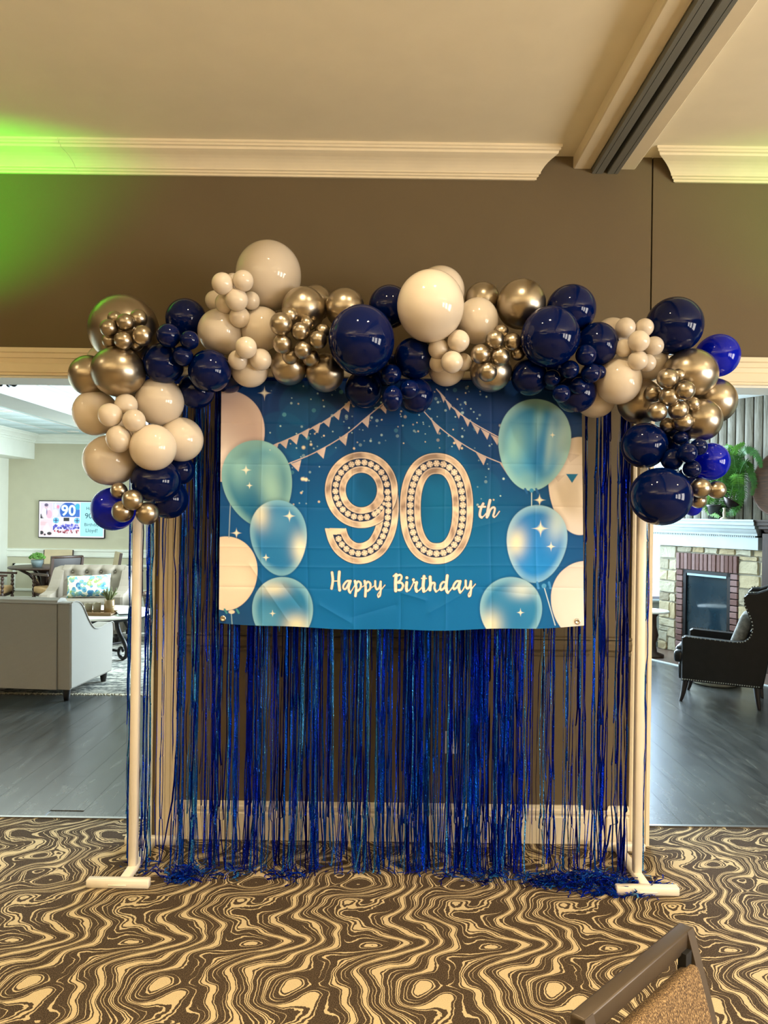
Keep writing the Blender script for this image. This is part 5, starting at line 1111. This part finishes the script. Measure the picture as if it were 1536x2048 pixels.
# things on the mantel
def onmantel(px, dep):   # point on the shelf top seen at column px, dep in front of the wall
    u = px - 768; s_ = (9.9 * u - 5575) / (717.6 + .885 * u); e = Vector((0.466, -0.885, 0)); n_ = Vector((-0.885, -0.466, 0)); return Vector((3.62, 9.9, 1.67)) + e * s_ + n_ * dep
tp_ = onmantel(1535, 0.02)
ty = empty('round_wooden_tray', tp_, FA); tag(ty, 'large round dark wooden tray leaning on the board wall above the mantel', 'tray')
MB().lathe([(0, 0), (0.33, 0), (0.36, 0.03), (0.375, 0.03), (0.36, -0.012), (0, -0.012)], n=48, M=Matrix.Translation((0.24, -0.05, 0.40)) @ Matrix.Rotation(R(84), 4, 'X')).build('tray_disc', mat('brown_tray_wood', (84, 54, 32), 0.5, var=0.35, vs=12, stretch=(1, 1, 6)), ty)
cp = onmantel(1478, 0.25)
gb = empty('pedestal_bowl', cp, 0.4); tag(gb, 'dark metal dish tilted on a pale candlestick on the mantel', 'dish')
MB().lathe([(0.05, 0), (0.045, 0.012), (0.014, 0.03), (0.02, 0.07), (0.012, 0.10), (0.02, 0.13), (0, 0.135)], n=16).build('candlestick', mat('pale_brass', (190, 184, 160), 0.35, metal=0.5), gb)
MB().lathe([(0.0, -0.03), (0.06, -0.02), (0.115, 0.03), (0.125, 0.05), (0.11, 0.045), (0.0, 0.0)], n=24, M=Matrix.Translation((0.09, 0.0, 0.16)) @ Matrix.Rotation(R(28), 4, 'Y') @ Matrix.Rotation(R(20), 4, 'X')).build('dish', mat('dark_bronze', (40, 30, 28), 0.3, metal=0.8), gb)
# fern
fpos = onmantel(1446, 0.12)
fe = empty('fern', fpos, 0); tag(fe, 'lush green fern spilling over the white mantel shelf', 'fern')
M_FERN = mat('fern_green', (46, 104, 22), 0.5, var=0.35, vs=20); M_FERN2 = mat('fern_bright_green', (92, 158, 44), 0.5, var=0.3, vs=20)
MB().lathe([(0.0, 0.0), (0.075, 0.0), (0.10, 0.14), (0.11, 0.15), (0.11, 0.17), (0.09, 0.17), (0.0, 0.15)], n=20).build('pot', mat('dark_pot', (30, 26, 24), 0.4), fe)
def frond(pts, wid, m):
    C_ = cr(pts, 7); mb = MB(); n = len(C_); mb.tube(C_, [0.005 * (1 - 0.7 * i / n) for i in range(n)], 4)
    for i in range(2, n):
        for q in range(2):
            p = C_[i] if q == 0 else (C_[i] + C_[i - 1]) / 2
            tn = (C_[min(i + 1, n - 1)] - C_[i - 1]).normalized(); sd_ = tn.cross(Vector((-0.4, -0.9, 0.1))).normalized(); 
            if sd_.length < 0.1: sd_ = Vector((1, 0, 0))
            f_ = i / n; L = 1.15 * wid * (0.35 + 0.65 * math.sin(math.pi * min(1, f_ * 0.9 + 0.12)) ) * random.uniform(.85, 1.1)
            for s2 in (-1, 1):
                tip = p + sd_ * s2 * L + tn * L * 0.35 + Vector((0, 0, -0.15 * L)) + Vector((random.gauss(0, .004), random.gauss(0, .006), random.gauss(0, .004))); md = p + sd_ * s2 * L * 0.5 + tn * L * 0.1
                w_ = tn * 0.0052; mb.add([p - w_, md - w_ * 1.1, tip, md + w_ * 1.1, p + w_], [(0, 1, 3, 4), (1, 2, 3)])
    mb.build('frond', m, fe)
def fpx(px, py, dep=0.12):    # point in a plane parallel to the board wall, dep in front of it
    u, v = uv(px, py); nx_, ny_ = -0.885, -0.466; d0 = 3.62 * nx_ + 9.9 * ny_ + dep; Y = d0 / (nx_ * u / F_PX + ny_); return at(px, py, Y) - fpos
F_ = [([(1460, 1000), (1462, 930), (1470, 900), (1488, 886)], .05), ([(1462, 985), (1458, 925), (1440, 902), (1456, 893)], .05), ([(1465, 980), (1470, 930), (1462, 905), (1448, 935), (1440, 990), (1452, 1030)], .085), ([(1470, 985), (1478, 920), (1490, 900), (1505, 902), (1518, 918), (1522, 935)], .05),
 ([(1464, 992), (1456, 950), (1444, 940), (1434, 970), (1436, 1022)], .08), ([(1466, 985), (1468, 945), (1476, 955), (1474, 1000), (1466, 1030)], .08), ([(1466, 975), (1462, 915), (1450, 908), (1438, 930), (1430, 975)], .075),
 ([(1470, 990), (1482, 940), (1492, 925), (1500, 940), (1508, 965), (1504, 990)], .055), ([(1458, 990), (1450, 945), (1462, 915), (1475, 930), (1478, 975), (1470, 1020)], .085), ([(1455, 995), (1445, 960), (1425, 955), (1405, 985), (1402, 1020)], .06), ([(1452, 1000), (1440, 985), (1420, 995), (1416, 1020), (1438, 1034)], .055), ([(1460, 1000), (1470, 960), (1480, 985), (1470, 1020), (1444, 1032)], .06),
 ([(1456, 1000), (1448, 965), (1436, 960), (1428, 990), (1432, 1028)], .075), ([(1466, 990), (1462, 940), (1452, 930), (1444, 960), (1446, 1010)], .08), ([(1462, 990), (1474, 940), (1484, 945), (1484, 985), (1476, 1015)], .07), ([(1458, 985), (1452, 930), (1464, 900), (1452, 890)], .05), ([(1462, 990), (1470, 940), (1468, 925), (1458, 950), (1460, 1005)], .08)]
for k, (pts, wd_) in enumerate(F_):
    frond([fpx(x, y, 0.14 + random.uniform(-.04, .10) * (0.3 + i / 5)) for i, (x, y) in enumerate(pts)], wd_, M_FERN if k % 5 else M_FERN2)
# small round side table by the window
sp_ = at(1312, 1297, 9.3)
sd2 = empty('small_pedestal_table', (sp_.x - 0.06, 9.3, 0)); tag(sd2, 'small round white-topped pedestal table by the bright window', 'side table')
MB().lathe([(0, 0.535), (0.20, 0.535), (0.21, 0.545), (0.20, 0.56), (0, 0.56)], n=30).build('tabletop', mat('white_top', (228, 230, 222), 0.3), sd2)
MB().lathe([(0.15, 0.0), (0.15, 0.03), (0.07, 0.06), (0.055, 0.16), (0.085, 0.26), (0.06, 0.36), (0.06, 0.48), (0.10, 0.535)], n=20).build('pedestal', M_DARKWOOD, sd2)
# ---- black leather wing chair
M_BLEATH = mat('black_leather', (20, 19, 19), 0.36, var=0.25, vs=14, bump=0.12, bs=90, spec=0.3)
wc = empty('wing_chair', (3.155, 7.16, 0), math.atan2(-0.48, 0.88)); wc.scale = (0.86, 0.88, 1.0); tag(wc, 'black leather wing chair with nailhead trim facing the fireplace corner', 'armchair')
# local +x is the chair's back, -x its front; -y the side seen from the party room
M_NAIL = mat('nailhead', (170, 164, 150), 0.3, metal=1.0)
side = [(-0.36, 0.20), (0.42, 0.20), (0.50, 0.60), (0.56, 1.02), (0.52, 1.07), (0.46, 1.075), (0.36, 1.04), (0.28, 1.035), (0.24, 1.00), (0.245, 0.93), (0.28, 0.86), (0.315, 0.78), (0.32, 0.70), (0.29, 0.635), (0.24, 0.60), (0.14, 0.59), (-0.20, 0.60), (-0.33, 0.605), (-0.36, 0.59)]
for y0, y1 in ((-0.37, -0.25), (0.25, 0.37)):
    mb = MB(); n = len(side); sg = 1 if y0 < 0 else -1; ya, yb = (y0, y1) if y0 < 0 else (y1, y0); cx, cz = 0.08, 0.55
    ins = [(p[0] + (cx - p[0]) * .03, p[1] + (cz - p[1]) * .03) for p in side]
    rows = [(ins, ya), (side, ya + sg * .015), (side, yb - sg * .015), (ins, yb)]
    mb.add([(p[0], y, p[1]) for pl2, y in rows for p in pl2], [tuple(range(n)), tuple(range(3 * n, 4 * n))] + [(r_ * n + k, r_ * n + (k + 1) % n, (r_ + 1) * n + (k + 1) % n, (r_ + 1) * n + k) for r_ in range(3) for k in range(n)])
    w_ = mb.build('wing_side', M_BLEATH, wc)
    nl = MB(); pth = cr([(p[0], ya - sg * 0.001, p[1]) for p in side[6:]], 8)
    acc = 0.0
    for a, b in zip(pth[:-1], pth[1:]):
        acc += (b - a).length
        if acc > 0.022:
            acc = 0; nl.add([b + Vector((dx, -sg * dy, dz)) for dx, dy, dz in ((-.006, 0, -.006), (.006, 0, -.006), (.006, 0, .006), (-.006, 0, .006), (0, .006, 0))], [(0, 1, 4), (1, 2, 4), (2, 3, 4), (3, 0, 4)])
    for k in range(34):
        b = Vector((-0.34 + k * 0.022, ya - sg * 0.001, 0.215)); nl.add([b + Vector((dx, -sg * dy, dz)) for dx, dy, dz in ((-.006, 0, -.006), (.006, 0, -.006), (.006, 0, .006), (-.006, 0, .006), (0, .006, 0))], [(0, 1, 4), (1, 2, 4), (2, 3, 4), (3, 0, 4)])
    tag(nl.build('nailhead_trim', M_NAIL, w_), kind='stuff')
MB().prism([(0.28, 0.20), (0.42, 0.20), (0.50, 0.60), (0.57, 1.05), (0.54, 1.10), (0.48, 1.11), (0.44, 1.06), (0.36, 0.60)], 'y', -0.27, 0.27).build('backrest', M_BLEATH, wc)
MB().rbox(-0.40, 0.36, -0.30, 0.30, 0.20, 0.36, 0.03).build('seat_rail', M_BLEATH, wc)
MB().rbox(-0.44, 0.34, -0.25, 0.25, 0.36, 0.50, 0.045, 3).build('seat_cushion', M_BLEATH, wc)
MB().rbox(-0.44, -0.34, -0.36, 0.36, 0.36, 0.47, 0.04, 3).build('cushion_front', M_BLEATH, wc)
for x, y, dx in ((-0.32, -0.30, -0.05), (-0.32, 0.30, -0.05), (0.36, -0.30, 0.03), (0.36, 0.30, 0.03)):
    MB().tube(cr([(x, y, 0.22), (x + dx * 0.25, y, 0.14), (x + dx * 0.6, y, 0.06), (x + dx, y, 0.0)], 4), [0.036 - 0.02 * i / 12 for i in range(13)], 8).build('leg', M_LEG, wc)
pw_ = MB().rbox(-0.06, 0.06, -0.17, 0.17, 0, 0.34, 0.05, 3, M=Matrix.Rotation(R(20), 4, 'Y')).build('lumbar_pillow', mat('grey_stripe_pillow', (120, 118, 112), 0.8, var=0.4, vs=30))
pw_.location = wc.matrix_basis @ Vector((0.14, -0.02, 0.50)); pw_.rotation_euler = (0, 0, wc.rotation_euler[2]); tag(pw_, 'grey and black pillow on the seat of the black wing chair', 'pillow')
ot = at(1440, 1377, 8.0)
oo = empty('drum_table', (3.40, 7.85, 0)); tag(oo, 'low round pale stone drum table behind the black wing chair', 'drum table')
MB().lathe([(0.0, 0), (0.20, 0), (0.24, 0.02), (0.25, 0.07), (0.23, 0.12), (0.14, 0.15), (0.11, 0.30), (0, 0.30)], n=30).build('pedestal', mat('pale_stone', (176, 170, 150), 0.7, var=0.2, vs=20), oo)
MB().lathe([(0, 0.30), (0.22, 0.30), (0.23, 0.315), (0.22, 0.33), (0, 0.33)], n=30).build('tabletop', mat('pale_stone_top', (186, 182, 166), 0.5), oo)

# ================================================================== chair in the foreground
M_CFRAME = mat('taupe_metal_frame', (84, 72, 59), 0.38, metal=0.35, var=0.05)
t = NT('brown_tweed'); co = t.coord(); n1_ = t.noise(t.scale(co, (1, 1, 0.35)), 520, 2, .7); n2_ = t.noise(co, 300, 2, .6)
t.l(t.ramp(t.math('MULTIPLY_ADD', n1_, 0.6, t.math('MULTIPLY', n2_, 0.4)), [(0.40, lin((60, 44, 30))), (0.52, lin((120, 94, 62))), (0.62, lin((188, 158, 112)))]), t.b.inputs['Base Color']); t.set(Roughness=0.9); t.bump(n1_, 0.5, 0.003); M_TWEED = t.m
A0 = Vector((0.317, 1.22, 0)); A1 = Vector((0.600, 1.50, 0)); ex = (A1 - A0).normalized(); ang = math.atan2(ex.y, ex.x); hw = (A1 - A0).length / 2
fc_ = empty('banquet_chair', (A0 + A1) / 2, ang); tag(fc_, 'brown tweed banquet chair with taupe metal frame on the carpet', 'chair')
# local x along the back rail, -y is the chair's front (lower right in view)
LEAN = 0.30; HT = 0.905
def bz(z): return -(HT - z) * LEAN if z > 0.45 else -(HT - 0.45) * LEAN + 0.0
MB().rbox(-hw, hw, -0.014, 0.014, HT - 0.036, HT, 0.004, 2).build('top_rail', M_CFRAME, fc_)
for x in (-hw + 0.013, hw - 0.013):
    MB().bar((x, bz(HT - .004), HT - .004), (x, bz(0.45), 0.45), 0.026, 0.026, (0, 1, 0)).build('back_post', M_CFRAME, fc_)
    MB().bar((x, bz(0.45), 0.46), (x, bz(0.45) + 0.08, 0.0), 0.026, 0.026, (0, 1, 0)).build('leg', M_CFRAME, fc_)
    MB().bar((x, bz(0.45) - 0.42, 0.44), (x, bz(0.45) - 0.45, 0.0), 0.026, 0.026, (0, 1, 0)).build('leg', M_CFRAME, fc_)
Mx = Matrix.Translation((0, bz(HT - 0.055) + 0.0, HT - 0.055)) @ Matrix.Rotation(-math.atan(LEAN), 4, 'X')
bk2 = MB(); hwi = hw - 0.027
bk2.rbox(-hwi, hwi, -0.022, 0.012, -0.36, 0.0, 0.014, 3, M=Mx); bk2.build('backrest', M_TWEED, fc_)
MB().rbox(-hw, hw, bz(0.45) - 0.45, bz(0.45) + 0.0, 0.40, 0.47, 0.03, 3).build('seat', M_TWEED, fc_)
for x in (-hw + 0.04, hw - 0.04): MB().box(x - 0.012, x + 0.012, bz(HT - 0.05) - 0.008, bz(HT - 0.05) + 0.008, HT - 0.07, HT - 0.03).build('bracket', M_BLACK, fc_)
